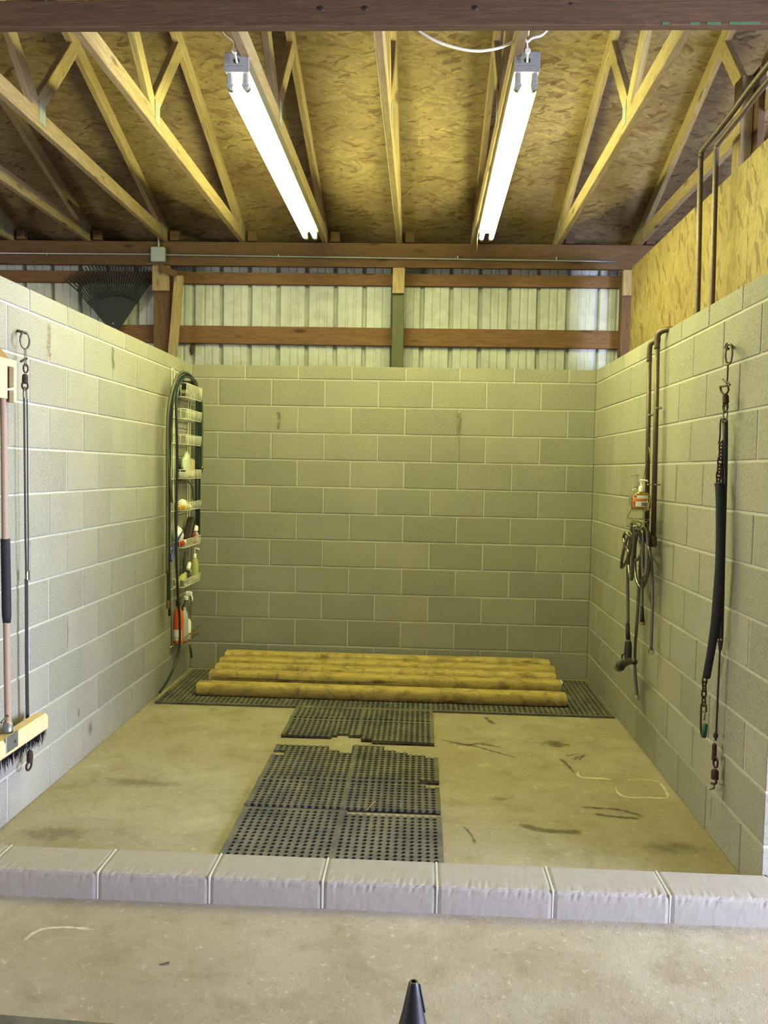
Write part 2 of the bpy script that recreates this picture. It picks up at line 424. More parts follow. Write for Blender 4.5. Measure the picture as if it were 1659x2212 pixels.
# ------------------------------------------------------------------ rear siding, girts, plate, posts
YS = .338
wall_rear = bpy.data.objects.new('wall_rear', None); link(wall_rear, None, T(0, YS, 0)); wall_rear['kind'] = 'structure'
def siding_panel(x0, width=.9144):
    prof = []
    for k in range(4):
        x = k*.2286
        prof += [(x, .0), (x+.004, .004), (x+.009, .030), (x+.033, .030), (x+.038, .004), (x+.042, 0), (x+.098, 0), (x+.104, .005), (x+.116, .005), (x+.122, 0), (x+.160, 0), (x+.166, .005), (x+.178, .005), (x+.184, 0)]
    prof.append((width, 0))
    n = len(prof); V = [(x, y, z) for z in (.0, 3.31) for x, y in prof]+[(x, y+.001, z) for z in (.0, 3.31) for x, y in prof]
    F = [(i, i+1, n+i+1, n+i) for i in range(n-1)]+[(2*n+i+1, 2*n+i, 3*n+i, 3*n+i+1) for i in range(n-1)]
    return mesh('metal_panel', V, F, M['siding'])
spm = siding_panel(0)
for k in range(13): obj('metal_panel', spm, wall_rear, T(-4.95+.035+k*.9144, YS, 0))
plate = tag(beam('top_plate', (EX0, .189, 3.212), (EX1, .189, 3.212), .038, .184, M['oldpine']), 'long brown top plate carrying the trusses above the metal siding', 'beam')
tag(beam('wall_girt', (EX0, .319, 3.055), (EX1, .319, 3.055), .038, .092, M['girt']), 'upper brown girt just under the top plate on white siding', 'beam')
tag(beam('wall_girt', (EX0, .319, 2.61), (EX1, .319, 2.61), .038, .14, M['girt']), 'lower brown girt across the middle of the white siding', 'beam')
def post(name, x0, x1, ztop, mat, label, cap=True):
    t = thing(name, label, 'post', ((x0+x1)/2, .25, 0))
    beam('shaft', ((x0+x1)/2, .254, 0), ((x0+x1)/2, .254, 3.12), x1-x0, .09, mat, t, up=(0, 1, 0))
    if cap: beam('scab_block', ((x0+x1)/2, .189, 2.925), ((x0+x1)/2, .189, 3.119), x1-x0+.002, .038, M['pine'], t, up=(0, 1, 0))
    return t
post('wall_post', 1.505, 1.596, 3.1, M['treated'], 'green treated post with a pale block on top, middle of the siding')
t = post('wall_post', -.372, -.24, 3.1, M['oldpine'], 'thick brown post beside the black leaf rake')
beam('brace_board', (-.208, .168, 2.40), (-.158, .168, 3.04), .068, .036, M['pine'], t, up=(0, 1, 0))
beam('knee_block', (-.30, .152, 3.10), (-.17, .152, 3.045), .034, .05, M['oldpine'], t)
post('wall_post', 3.262, 3.345, 3.1, M['oldpine'], 'brown corner post where the siding meets the strand board')

# conduit, junction box
t = thing('electrical_conduit', 'thin grey conduit with a square junction box along the top plate', 'conduit', (-.316, .15, 3.2))
tube('pipe_run', spline([(-4.9, .158, 3.20), (-1.576, .158, 3.200), (-.4, .158, 3.201), (-.27, .158, 3.198), (1.544, .158, 3.187), (3.2, .158, 3.176)], 4), .0085, M['galv'], t)
bx = box2('junction_box', (-.372, .125, 3.140), (-.263, .169, 3.252), M['greybox'], t, .006)
for sx in (-.358, -.277):
    lathe('screw', [(.004, 0), (.004, .002)], M['galv'], bx, along((sx, .1255, 3.152), (sx, .12, 3.152)), 8)
tube('riser', spline([(-.316, .15, 3.25), (-.318, .15, 3.33), (-.33, .16, 3.42)], 4), .009, M['galv'], t)
for x in (-1.2, .62, 2.0, 2.75): box('strap', (x, .158, 3.194), (.012, .024, .026), M['galv'], t, .002)

# mud nest
bmn = bmesh.new(); bmesh.ops.create_icosphere(bmn, subdivisions=3, radius=1)
for v in bmn.verts:
    v.co *= 1+.22*noise.noise(v.co*3.1); v.co = Vector((v.co.x*.016, v.co.y*.014, v.co.z*.046))
me = bpy.data.meshes.new('wasp_nest'); bmn.to_mesh(me); bmn.free(); me.materials.append(M['nest'])
tag(obj('wasp_nest', me, None, T(-.097, .328, 2.497)), 'small dark mud nest stuck on the siding under the girt', 'nest')

# ------------------------------------------------------------------ roof
SL = 1/3; ZH = 3.305; RIDGE = -3.25
def tc_low(y): return ZH+.03+SL*(.2-y) if y > RIDGE else ZH+.03+SL*(.2-(2*RIDGE-y))
ZS = .094
ceiling = bpy.data.objects.new('ceiling', None); link(ceiling, None, T(0, -3, 4)); ceiling['kind'] = 'structure'
PAN = {}
for side in (1, -1):
    for i, (ya, yb) in enumerate(((.66, -.53), (-.53, -1.69), (-1.69, -2.85), (-2.85, -3.25))):
        x = 1.549-.6096*12-(1.2192 if i % 2 else 0)
        while x < EX1+.3:
            xa, xb = x+.0015, x+2.4384-.0015
            y1, y2 = ya-.0015, yb+.0015
            z1, z2 = [ZH+.03+SL*(.2-y)+ZS for y in (y1, y2)]
            if side < 0: y1, y2 = 2*RIDGE-y1, 2*RIDGE-y2
            V = [(xa, y1, z1), (xb, y1, z1), (xb, y2, z2), (xa, y2, z2)]; V += [(p[0], p[1], p[2]+.013) for p in V]
            obj('panel', mesh('panel', V, [(0, 1, 2, 3), (7, 6, 5, 4), (0, 4, 5, 1), (1, 5, 6, 2), (2, 6, 7, 3), (3, 7, 4, 0)], M['osbc']), ceiling)
            x += 2.4384
TX = [1.549+.6096*k for k in range(-9, 8)]
def plate_mesh():
    return boxmesh('gusset_plate', .002, .075, .115, M['plate'], 0)
names = {-6: 'leftmost roof truss in view, dim above the left corner of the barn', -5: 'second roof truss from the left edge of the picture',
    -4: 'roof truss over the far left bay, beyond the leaf rake', -3: 'roof truss landing beside the grey junction box',
    -2: 'brightly lit roof truss running up between junction box and left lamp', -1: 'roof truss hidden closely beside the left hanging lamp',
    0: 'roof truss in the middle, above the green treated post', 1: 'roof truss running right behind the right hanging lamp',
    2: 'brightly lit roof truss between the right lamp and the strand board wall', 3: 'roof truss just over the strand board wall at right',
    4: 'roof truss beyond the strand board wall, upper right corner'}
for i, x in enumerate(TX):
    k = i-9
    if k < -6 or k > 4: continue
    x += {-1: .034, 1: -.034}.get(k, 0)
    t = thing('roof_truss', names[k], 'truss', (x, RIDGE, ZH), 'roof trusses')
    beam('bottom_chord', (x, .23, ZH+.0445), (x, 2*RIDGE-.23, ZH+.0445), .038, .089, M['pine'], t)
    for s in (1, -1):
        f = (lambda y: y) if s > 0 else (lambda y: 2*RIDGE-y)
        ze, zr = tc_low(.62)+.047, tc_low(RIDGE)+.047
        beam('top_chord', (x, f(.62), ze), (x, RIDGE, zr), .038, .089, M['pine'], t)
        beam('web', (x, f(-2.02), ZH+.10), (x, f(-1.56), tc_low(-1.56)+.01), .036, .086, M['pine'], t, up=(0, 1, 0))
        beam('web', (x, f(-2.02), ZH+.08), (x, f(RIDGE+.03), tc_low(RIDGE)-.01), .036, .086, M['pine'], t, up=(0, 1, 0))
        beam('heel_block', (x+.045, f(.19), ZH+.045), (x+.115, f(.19), ZH+.045), .05, .075, M['oldpine'], t)
        for dx in (-.0205, .0205):
            obj('gusset_plate', plate_mesh(), t, T(x+dx, f(-1.99), ZH+.085))
            obj('gusset_plate', plate_mesh(), t, T(x+dx, f(.06), ZH+.08))
# lateral brace beam near the camera
t = thing('ceiling_beam', 'dark knotty beam across the very top of the picture', 'beam', (1.5, -3.2, 3.25))
beam('plank', (EX0, -3.203, 3.248), (EX1, -3.203, 3.248), .04, .098, M['oldpine'], t)
for x, r in ((1.35, .013), (1.515, .013), (1.92, .012), (2.27, .007)):
    z = 3.262 if r > .008 else 3.275
    lathe('knot', [(r, 0), (r*.9, .0012), (r*.5, .002)], M['brush'], t, along((x, -3.2232, z), (x, -3.3, z)), 14, 1, .8)
for xa, xb in ((2.60, 2.625), (2.70, 2.735), (2.76, 2.81), (2.84, 2.95)):
    box2('paint_mark', (xa, -3.2240, 3.2), (xb, -3.2225, 3.209), M['greenpaint'], t, 0)
tag(beam('ceiling_beam', (EX0, -3.32, 3.325), (EX1, -3.32, 3.325), .12, .04, M['oldpine']), 'lighter plank lying above and in front of the dark knotty beam', 'beam')

eaves = struct('trim_1', boxmesh('trim_1', EX1-EX0, .34, .012, M['oldpine'], 0), T((EX0+EX1)/2, .52, 3.19))
fascia = struct('trim_2', boxmesh('trim_2', EX1-EX0, .025, .14, M['oldpine'], 0), T((EX0+EX1)/2, .665, 3.24))
# ------------------------------------------------------------------ strand board partition above right wall
wall_upper = bpy.data.objects.new('wall_upper_right', None); link(wall_upper, None, T(3.26, -1.5, 2.7)); wall_upper['kind'] = 'structure'
for (ya, yb, zt) in ((-.135, -1.555, 3.062), (-1.558, -2.36, 3.050), (-2.363, -3.312, 3.055)):
    box2('panel', (3.2525, yb, 2.25), (3.2645, ya, zt), M['osbw'], wall_upper, 0)
t = thing('partition_post', 'upright post above the strand board beside the overhead pipes', 'post', (3.31, -2.15, 2.9))
beam('shaft', (3.295, -2.12, 2.3), (3.295, -2.12, 3.50), .06, .10, M['pine'], t, up=(0, 1, 0))
beam('dark_side', (3.345, -2.17, 2.3), (3.345, -2.17, 3.52), .036, .1, M['oldpine'], t, up=(0, 1, 0))  # the post's darker side, built as a separate piece of darker wood

# ------------------------------------------------------------------ far shell of the barn (outside the view, lets the light in through its doors)
def slab(name, lo, hi, mat):
    return struct(name, boxmesh(name, *[abs(b-a) for a, b in zip(lo, hi)], mat, 0), T(*[(a+b)/2 for a, b in zip(lo, hi)]))
slab('wall_west', (EX0-.1, EY0, 0), (EX0, -6.15, 4.6), M['siding'])
slab('wall_west_rear', (EX0-.1, -3.95, 0), (EX0, YS, 4.6), M['siding'])
slab('wall_west_header', (EX0-.1, -6.15, 2.55), (EX0, -3.95, 4.6), M['siding'])
slab('wall_east', (EX1, EY0, 0), (EX1+.1, -6.15, 4.6), M['siding'])
slab('wall_east_rear', (EX1, -3.95, 0), (EX1+.1, YS, 4.6), M['siding'])
slab('wall_east_header', (EX1, -6.15, 2.55), (EX1+.1, -3.95, 4.6), M['siding'])
slab('wall_front_left', (EX0, EY0-.1, 0), (.4, EY0, 3.4), M['siding'])
slab('wall_front_right', (4.2, EY0-.1, 0), (EX1, EY0, 3.4), M['siding'])
slab('wall_front_header', (.4, EY0-.1, 2.65), (4.2, EY0, 3.4), M['siding'])

# ------------------------------------------------------------------ lamps
def lamp(x, xf, label, cord):
    ya, yb = -2.76, -.34
    t = thing('strip_light', label, 'lamp', (x, -1.55, 3.25), 'hanging fluorescent strip lights')
    d = (xf-x)/(yb-ya)
    def P(u, y, z): return (x+d*(y-ya)+u, y, z)
    # channel housing: trapezoid section
    V, F = [], []
    sec = [(-.052, 3.325), (-.052, 3.252), (-.046, 3.246), (.046, 3.246), (.052, 3.252), (.052, 3.325)]
    for y in (ya, yb):
        for u, z in sec: V.append(P(u, y, z))
    F = [(i, (i+1) % 6, 6+(i+1) % 6, 6+i) for i in range(6)]+[(5, 4, 3, 2, 1, 0), (6, 7, 8, 9, 10, 11)]
    hm = mesh('housing', V, F, [M['whitepaint'], M['housing_side']]); hm.polygons.foreach_set('material_index', [1, 0, 0, 0, 1, 1, 1, 1]); obj('housing', hm, t)  # sides and top brown grey, underside white
    for y, s in ((ya, -1), (yb, 1)):
        e = box('end_plate', P(0, y+s*.004, 3.284), (.107, .007, .082), M['dirtyplate'], t, .003)
        lathe('knockout', [(.012, 0), (.012, .002)], M['black'], e, along(P(0, y+s*.0076, 3.288), P(0, y+s, 3.288)), 14)
        box('lip', P(0, y+s*.009, 3.264), (.072, .004, .003), M['dirtyplate'], e, .001)
    for u in (-.034, .034):
        tube('fluorescent_tube', [P(u, ya+.05, 3.198), P(u, ya+.09, 3.198), P(u, yb-.09, 3.198), P(u, yb-.05, 3.198)], .0155, M['tube'], t, 14)
        for y, s in ((ya, 1), (yb, -1)):
            h = box('lamp_holder', P(u, y+s*.018, 3.222), (.026, .022, .052), M['holder'], t, .006)  # white holders greyed: their unlit fronts are put into the colour
            lathe('socket', [(.014, 0), (.0165, .004), (.0165, .026), (.0155, .03)], M['holder'], h, along(P(u, y+s*.012, 3.198), P(u, y+s*.1, 3.198)), 16)
            lathe('end_cap', [(.0165, 0), (.0165, .022), (.0158, .024)], M['cap'], h, along(P(u, y+s*.032, 3.198), P(u, y+s*.1, 3.198)), 16)
    tube('hanging_cord', spline(cord, 8), .0048, M['rope'], t, 8)
    kx = Vector(cord[1]); tube('cord_knot', oval(kx, (1, 0, 0), (0, 0, 1), .008, .009, 12), .0055, M['rope'], t, 6, True)
    return t
lampL = lamp(.937, .936, 'left hanging fluorescent strip light with two glowing tubes', [(0.944,-2.790,3.269),(0.933,-2.790,3.319),(0.929,-2.790,3.357),(0.907,-2.790,3.376),(0.887,-2.790,3.395),(0.863,-2.790,3.433)])
lampR = lamp(2.167, 2.177, 'right hanging fluorescent strip light with two glowing tubes', [(2.164,-2.790,3.269),(2.163,-2.790,3.316),(2.160,-2.790,3.348),(2.163,-2.790,3.373),(2.166,-2.790,3.410),(2.165,-2.790,3.438)])
tag(tube('ceiling_rope', spline([(1.661,-2.800,3.435),(1.710,-2.800,3.393),(1.779,-2.800,3.354),(1.866,-2.800,3.325),(1.953,-2.800,3.312),(2.039,-2.800,3.323),(2.105,-2.800,3.349),(2.143,-2.800,3.362),(2.160,-2.800,3.349),(2.181,-2.800,3.364),(2.219,-2.800,3.375),(2.248,-2.800,3.405),(2.265,-2.800,3.433)], 6), .006, M['rope']), 'slack white rope drooping from the beam to the right lamp', 'rope')
tube('pull_chain', [(2.118, -.42, 3.25), (2.112, -.42, 3.18), (2.112, -.42, 3.09)], .0025, M['brass'], lampR, 5)

# ------------------------------------------------------------------ landscape timbers on the mat
def timber(y, w, h, xa, xb, label, yaw=0.0, z0=.016):
    sec = []
    for k in range(24):
        a = 2*PI*k/24; c, s = math.cos(a), math.sin(a)
        sec.append((math.copysign(abs(c)**.75, c)*w/2, max(-.74, min(.74, math.copysign(abs(s)**.85, s)*1.02))/.74*h/2))
    n = 26; V, F = [], []; L = xb-xa; sd = random.random()*50
    for i in range(n+1):
        x = -L/2+L*i/n; e = .93 if i in (0, n) else 1
        wob = .004*noise.noise((x*1.7+sd, 0, 0))
        for u, z in sec:
            q = 1+.035*noise.noise((x*3+sd, u*14, z*14))
            V.append((x, u*e*q+wob, z*e*(q if z > -h*.3 else 1)))
    m = len(sec)
    for i in range(n):
        for k in range(m): F.append((i*m+k, i*m+(k+1) % m, (i+1)*m+(k+1) % m, (i+1)*m+k))
    F.append(tuple(range(m))); F.append(tuple(n*m+k for k in range(m))[::-1])
    me = mesh('landscape_timber', V, F, M['timber']); me.polygons.foreach_set('use_smooth', [len(p.vertices) == 4 for p in me.polygons])
    o = obj('landscape_timber', me, None, T((xa+xb)/2, y, z0+h/2) @ Matrix.Rotation(yaw, 4, 'Z'))
    return tag(o, label, 'timber', 'landscape timbers piled on the back mat')
tm1 = timber(-.795, .112, .083, .272, 2.752, 'frontmost pale landscape timber lying apart on the rubber mat', -.004)
tm2 = timber(-.475, .114, .088, .278, 2.768, 'second landscape timber from the front with a long crack', -.003)
timber(-.352, .112, .108, .290, 2.752, 'third landscape timber from the front, middle of the pile', -.002)
timber(-.232, .114, .132, .295, 2.764, 'fourth landscape timber from the front, second from the back wall', 0)
timber(-.110, .112, .152, .305, 2.744, 'rearmost and highest landscape timber of the pile by the back wall', 0)
for o, x, y, z in ((tm1, 2.764, -.80, .06), (tm2, 2.782, -.50, .095)):
    V = [(0, 0, .017), (.012, -.004, .006), (.009, -.007, -.01), (0, -.003, -.014)]; V += [(p[0], p[1]+.03, p[2]) for p in V]
    obj('paper_tag', mesh('paper_tag', V, [(0, 1, 2, 3), (7, 6, 5, 4), (0, 4, 5, 1), (1, 5, 6, 2), (2, 6, 7, 3), (3, 7, 4, 0)], M['foil']), o, T(x-.012, y, z))
# the long drying crack in the second timber
tube('crack', spline([(.30, -.5335, .069), (.7, -.5335, .066), (1.0, -.5335, .063), (1.35, -.5335, .064), (1.62, -.531, .074), (1.75, -.529, .072)], 5), .0016, M['brush'], tm2, 4)

# ------------------------------------------------------------------ rubber mats: lattice of holes, built node by node so torn edges scallop
def holemat(name, x0, y0, px, py, nx, ny, hole, keep, zfun, thick, label, r=.36, rib=0.0):
    RX, RY = r*px, r*py
    xs = [x0+i*px+(rib if i > 13 else 0) for i in range(nx+1)]
    V, F, FM, ID = [], [], [], {}
    def vid(x, y, z):
        k = (round(x, 5), round(y, 5), round(z, 5))
        if k not in ID: ID[k] = len(V); V.append((x, y, z))
        return ID[k]
    kept = {(i, j) for i in range(nx) for j in range(ny) if keep(i, j)}
    for (i, j) in kept:
        cx, cy = (xs[i]+xs[i+1])/2, y0+(j+.5)*py; wx_ = xs[i+1]-xs[i]; ring = []
        for (sx, sy, a0) in ((-1, -1, 90), (1, -1, 180), (1, 1, 270), (-1, 1, 0)):
            li, lj = i+(sx > 0), j+(sy > 0); X, Y = cx+sx*wx_/2, cy+sy*py/2
            if hole(li, lj):
                for st in range(4):
                    a = math.radians(a0-st*30); ring.append((X+math.cos(a)*RX, Y+math.sin(a)*RY, 'a' if st < 3 else 's'))
            else: ring.append((X, Y, 's'))
        top = [vid(x, y, thick+zfun(x, y)) for x, y, _ in ring]
        c = vid(cx, cy, thick+zfun(cx, cy))
        n = len(ring)
        for k in range(n): F.append((c, top[k], top[(k+1) % n])); FM.append(0)
        sides = {}
        for k in range(n):
            x, y, kind = ring[k]; x2, y2, _ = ring[(k+1) % n]
            wallit = kind == 'a'
            if not wallit:
                mx, my = (x+x2)/2-cx, (y+y2)/2-cy
                nb = (i+(1 if mx > px*.45 else -1 if mx < -px*.45 else 0), j+(1 if my > py*.45 else -1 if my < -py*.45 else 0))
                wallit = nb not in kept
            if wallit:
                F.append((vid(x, y, thick+zfun(x, y)), vid(x, y, .001+zfun(x, y)), vid(x2, y2, .001+zfun(x2, y2)), vid(x2, y2, thick+zfun(x2, y2)))); FM.append(0)
        F.append((vid(xs[i], cy-py/2, .001), vid(xs[i+1], cy-py/2, .001), vid(xs[i+1], cy+py/2, .001), vid(xs[i], cy+py/2, .001))); FM.append(1)  # black sheet below: the shade inside the holes put into colour
    me = mesh(name, V, F, [M['rubber'], M['hole_shade']]); me.polygons.foreach_set('material_index', FM)
    bm = bmesh.new(); bm.from_mesh(me); bmesh.ops.recalc_face_normals(bm, faces=bm.faces[:]); bm.to_mesh(me); bm.free()
    return tag(obj(name, me), label, 'mat', 'perforated rubber mats')
PX = .0333
tag_mid = 13
def colhole(i): return 0 < i < 27 and i != 13 and i != 14 and True
# back mat
holemat('rubber_mat', .045, -1.012, .0332, .0332, 90, 28, lambda i, j: 1 <= i <= 89 and 1 <= j <= 27, lambda i, j: True, lambda x, y: 0, .015,
    'long perforated black rubber mat along the back wall under the timbers')
def H27(ny): return lambda i, j: 1 <= i <= 26 and 0 <= j <= ny
def jag(i, base, amp, seed): return base+round(amp*noise.noise((i*.23+seed, seed, 0))*1.6)
# mat A: nearest the timbers
holemat('rubber_mat', .980, -1.685, .0324, .0335, 27, 20, lambda i, j: 1 <= i <= 26 and j <= 19,
    lambda i, j: j >= (1+(i < 9)*1+(9 <= i <= 13)*2-(i > 15)*1+(i > 20)*-1 + (1 if i in (10, 11) else 0)),
    lambda x, y: .012*math.exp(-((y+1.27)/.03)**2)+.008*max(0, (-1.5-y)/.18)+.004*math.sin(x*9)*math.exp(-((y+1.5)/.2)**2), .015,
    'small torn perforated rubber mat nearest the timbers with a fold across it', rib=.012)
# mat B: middle, badly torn
def keepB(i, j):
    topline = 25+(0 if i < 3 else 0)
    if i < 9: lim = 26
    elif i < 13: lim = 24-(i-9)//2
    elif i < 18: lim = 27
    elif i < 22: lim = 25-(i-18)//2
    else: lim = 23-(i-22)//3
    if j >= lim: return False
    if i <= 1 and j in (21, 22): return False
    if i >= 25 and j in (9, 10): return False
    if i >= 24 and j == 10: return False
    return True
holemat('rubber_mat', .982, -2.645, .0329, .0335, 27, 28, lambda i, j: 1 <= i <= 26, keepB,
    lambda x, y: .010*math.exp(-((y+2.29-.02*math.sin(x*5))/.035)**2)+.006*max(0, (-2.56-y)/.08), .015,
    'middle perforated rubber mat with torn corners and ragged top edge', rib=.012)
holemat('rubber_mat', .984, -3.3, .0329, .0336, 27, 19, lambda i, j: 1 <= i <= 26 and 0 <= j <= 18,
    lambda i, j: not (j == 18 and i > 13), lambda x, y: .0, .015, 'front perforated rubber mat lying against the concrete curb', rib=.012)
# dark mat at the lower left corner
t = box('floor_mat', (.28, -4.62, .007), (1.75, .93, .012), M['rubber'], None, .002, Matrix.Rotation(-.045, 4, 'Z'))
tag(t, 'plain dark floor mat edge at the bottom left corner of the picture', 'mat')

# ------------------------------------------------------------------ marks on floor and walls (worn into their surface: parts of it)
def ribbon(name, pts, w, mat, parent, plane='z', n=6, eps=.0012, seedw=.35):
    P = spline(pts, n); V, F = [], []
    for i, p in enumerate(P):
        t = (P[min(i+1, len(P)-1)]-P[max(i-1, 0)]).normalized()
        s = Vector((-t.y, t.x, 0)) if plane == 'z' else (Vector((0, -t.z, t.y)) if plane == 'x' else Vector((-t.z, 0, t.x)))
        ww = w(i/(len(P)-1)) if callable(w) else w
        ww *= 1+seedw*noise.noise((i*.9, p.x*7, p.y*7))
        V += [p-s*ww*.7, p, p+s*ww*.7]
    F = []; m = len(P)
    for i in range(m-1): F += [(3*i, 3*i+1, 3*i+4, 3*i+3), (3*i+1, 3*i+2, 3*i+5, 3*i+4)]
    vals = []
    for i in range(m): vals += [0, min(1, .25+2.2*min(i, m-1-i)/max(1, m-1)*2), 0]
    return obj(name, fade(mesh(name, V, F, mat), vals), parent)
def blob(name, c, a, b, mat, parent, ax='z', seed=0):
    V = [Vector(c)]; n = 26
    for k in range(n):
        an = 2*PI*k/n; q = 1+.25*noise.noise((math.cos(an)*1.5+seed, math.sin(an)*1.5, seed))
        u, v = a*math.cos(an)*q, b*math.sin(an)*q
        V.append(Vector(c)+(Vector((u, v, 0)) if ax == 'z' else Vector((0, u, v)) if ax == 'x' else Vector((u, 0, v))))
    return obj(name, fade(mesh(name, V, [(0, k+1, (k+1) % n+1) for k in range(n)], mat), [1]+[0]*n), parent)
E0 = .0014
def fz(*pts): return [Vector((p[0], p[1], E0)) for p in pts]
ribbon('stain', fz(*[(2.778,-2.160,0.000),(2.760,-2.274,0.000),(2.786,-2.343,0.000),(2.882,-2.339,0.000),(2.987,-2.329,-0.000),(3.007,-2.189,0.000),(2.995,-2.114,0.000),(2.911,-2.096,0.000),(2.784,-2.134,0.000)]), .022, M['pale'], floor)
ribbon('stain', fz(*[(2.787,-2.121,0.000),(2.721,-2.102,0.000),(2.627,-2.098,0.000),(2.606,-2.060,0.000),(2.622,-1.997,0.000)]), .026, M['pale'], floor)
ribbon('stain', fz(*[(2.595,-2.054,0.000),(2.580,-1.931,0.000),(2.552,-1.802,0.000)]), .026, M['dark'], floor)
blob('stain', (2.568,-1.567,0.001), .15, .085, M['darkspot'], floor, seed=4)
for pts in ([(2.610,-1.819,0.000),(2.669,-1.768,0.000)], [(2.627,-1.832,-0.000),(2.698,-1.749,-0.000)], [(2.651,-1.837,0.000),(2.711,-1.733,0.000)], [(2.592,-1.776,0.000),(2.673,-1.721,0.000)]):
    ribbon('stain', fz(*pts), .018, M['dark'], floor)
ribbon('stain', fz(*[(1.888,-1.551,0.000),(1.980,-1.601,0.000),(2.058,-1.642,0.000),(2.139,-1.609,0.000),(2.302,-1.697,0.000)]), lambda t: .012+.05*math.sin(t*PI), M['dark'], floor)
ribbon('stain', fz(*[(2.033,-1.612,0.000),(2.134,-1.683,0.000),(2.255,-1.780,0.000),(2.349,-1.846,0.000)]), lambda t: .03*(1-t)+.006, M['dark'], floor)
ribbon('stain', fz(*[(2.195,-1.061,0.000),(2.215,-1.139,0.000),(2.251,-1.232,0.000)]), .05, M['dark'], floor)
ribbon('stain', fz(*[(2.533,-2.486,0.000),(2.617,-2.494,0.000),(2.722,-2.506,0.000),(2.827,-2.591,0.000)]), .03, M['dark'], floor)
ribbon('stain', fz(*[(2.587,-2.561,0.000),(2.662,-2.586,0.000),(2.814,-2.603,0.000)]), .035, M['dark'], floor)
ribbon('stain', fz(*[(1.978,-2.754,0.000),(2.005,-2.823,0.000),(2.023,-2.935,0.000)]), .02, M['dark'], floor)
ribbon('stain', fz(*[(2.227,-2.707,0.000),(2.341,-2.765,0.000),(2.501,-2.769,0.000)]), .05, M['darkspot'], floor)
ribbon('stain', fz(*[(0.496,-3.791,0.000),(0.517,-3.720,0.000),(0.594,-3.696,0.000),(0.716,-3.704,0.000)]), .02, M['paleold'], floor)
for q, a, b in (((2.171,-2.422,0.001), .09, .05), ((0.403,-2.384,0.001), .3, .09), ((0.250,-2.985,0.001), .22, .1), ((2.846,-2.887,0.001), .22, .09)):
    blob('stain', q, a, b, M['faint'], floor, seed=a*31)
def wx(d, pts): return [Vector((d, p[1], p[2])) for p in pts]
ribbon('stain', wx(.0022, [(0.000,-2.500,2.224),(0.000,-2.491,2.172),(0.000,-2.496,2.107),(0.000,-2.486,2.039)]), .05, M['ruststain'], wall_left, 'x')
ribbon('stain', wx(.0022, [(0.000,-1.660,2.227),(0.000,-1.674,2.160),(0.000,-1.652,2.098)]), .07, M['damp'], wall_left, 'x')
ribbon('stain', wx(.0022, [(-0.000,-2.290,0.801),(0.000,-2.278,0.729),(0.000,-2.284,0.624)]), .014, M['ruststain'], wall_left, 'x')
blob('stain', (0.002,-2.137,0.264), .03, .05, M['damp'], wall_left, 'x', 3)
blob('stain', (0.002,-1.988,0.132), .05, .06, M['damp'], wall_left, 'x', 5)
for a, b in ((600, 905), (993, 905)):
    p = [(0.657,-0.002,1.993),(0.669,-0.002,1.934),(0.659,-0.002,1.846)] if a == 600 else [(2.033,-0.002,2.009),(2.039,-0.002,1.922),(2.031,-0.002,1.818)]
    ribbon('stain', p, .045, M['damp'], wall_back, 'y')
ribbon('stain', [(2.037,-0.002,1.835),(2.041,-0.002,1.696),(2.039,-0.002,1.616)], .008, M['damp'], wall_back, 'y')
blob('stain', (3.046,-1.692,0.886), .06, .09, M['damp'], wall_right, 'x', 8)
ribbon('stain', wx(3.0455, [(3.048,-2.776,0.200),(3.048,-2.767,0.129),(3.048,-2.762,0.066)]), .012, M['ruststain'], wall_right, 'x')

# small litter on the floor
lf = mesh('dry_leaf', [(-.018, 0, .001), (-.004, -.0065, .002), (.012, -.005, .003), (.018, .002, .004), (.008, .007, .003), (-.006, .004, .002), (0, 0, .0045)],
    [(6, 0, 1), (6, 1, 2), (6, 2, 3), (6, 3, 4), (6, 4, 5), (6, 5, 0)], M['leaf'])
tag(obj('dry_leaf', lf, None, T(.99, -3.877, 0) @ Matrix.Rotation(.35, 4, 'Z')), 'small dark dry leaf on the concrete in front of the curb', 'leaf')
tag(tube('straw_stalk', [(1.403,-0.982,0.018), (1.396,-0.987,0.050), (1.393,-1.034,0.075)], .0014, M['straw'], None, 5), 'pale straw stalk sticking up beside the front timber', 'straw')
tag(tube('straw_stalk', spline([(1.548,-2.660,0.018), (1.565,-2.594,0.020), (1.582,-2.554,0.018)], 4), .001, M['straw'], None, 5), 'thin straw lying across the seam of the two front mats', 'straw')

# black cone rising into the bottom edge of the picture
t = thing('plastic_cone', 'black plastic cone tip at the bottom edge of the picture', 'cone', (1.77, -4.6, 0))
lathe('body', [(.105, .028), (.10, .04), (.072, .16), (.049, .27), (.033, .325), (.0245, .36), (.0175, .395), (.0115, .424), (.0095, .430), (.006, .430), (.006, .415)], M['black'], t, T(1.77, -4.6, 0), 24)
box('base', (1.77, -4.6, .014), (.26, .26, .028), M['black'], t, .01)
beam('seam_rib', (1.7965, -4.6, .36), (1.783, -4.6, .424), .004, .004, M['black'], t, up=(1, 0, 0), bev=.001)

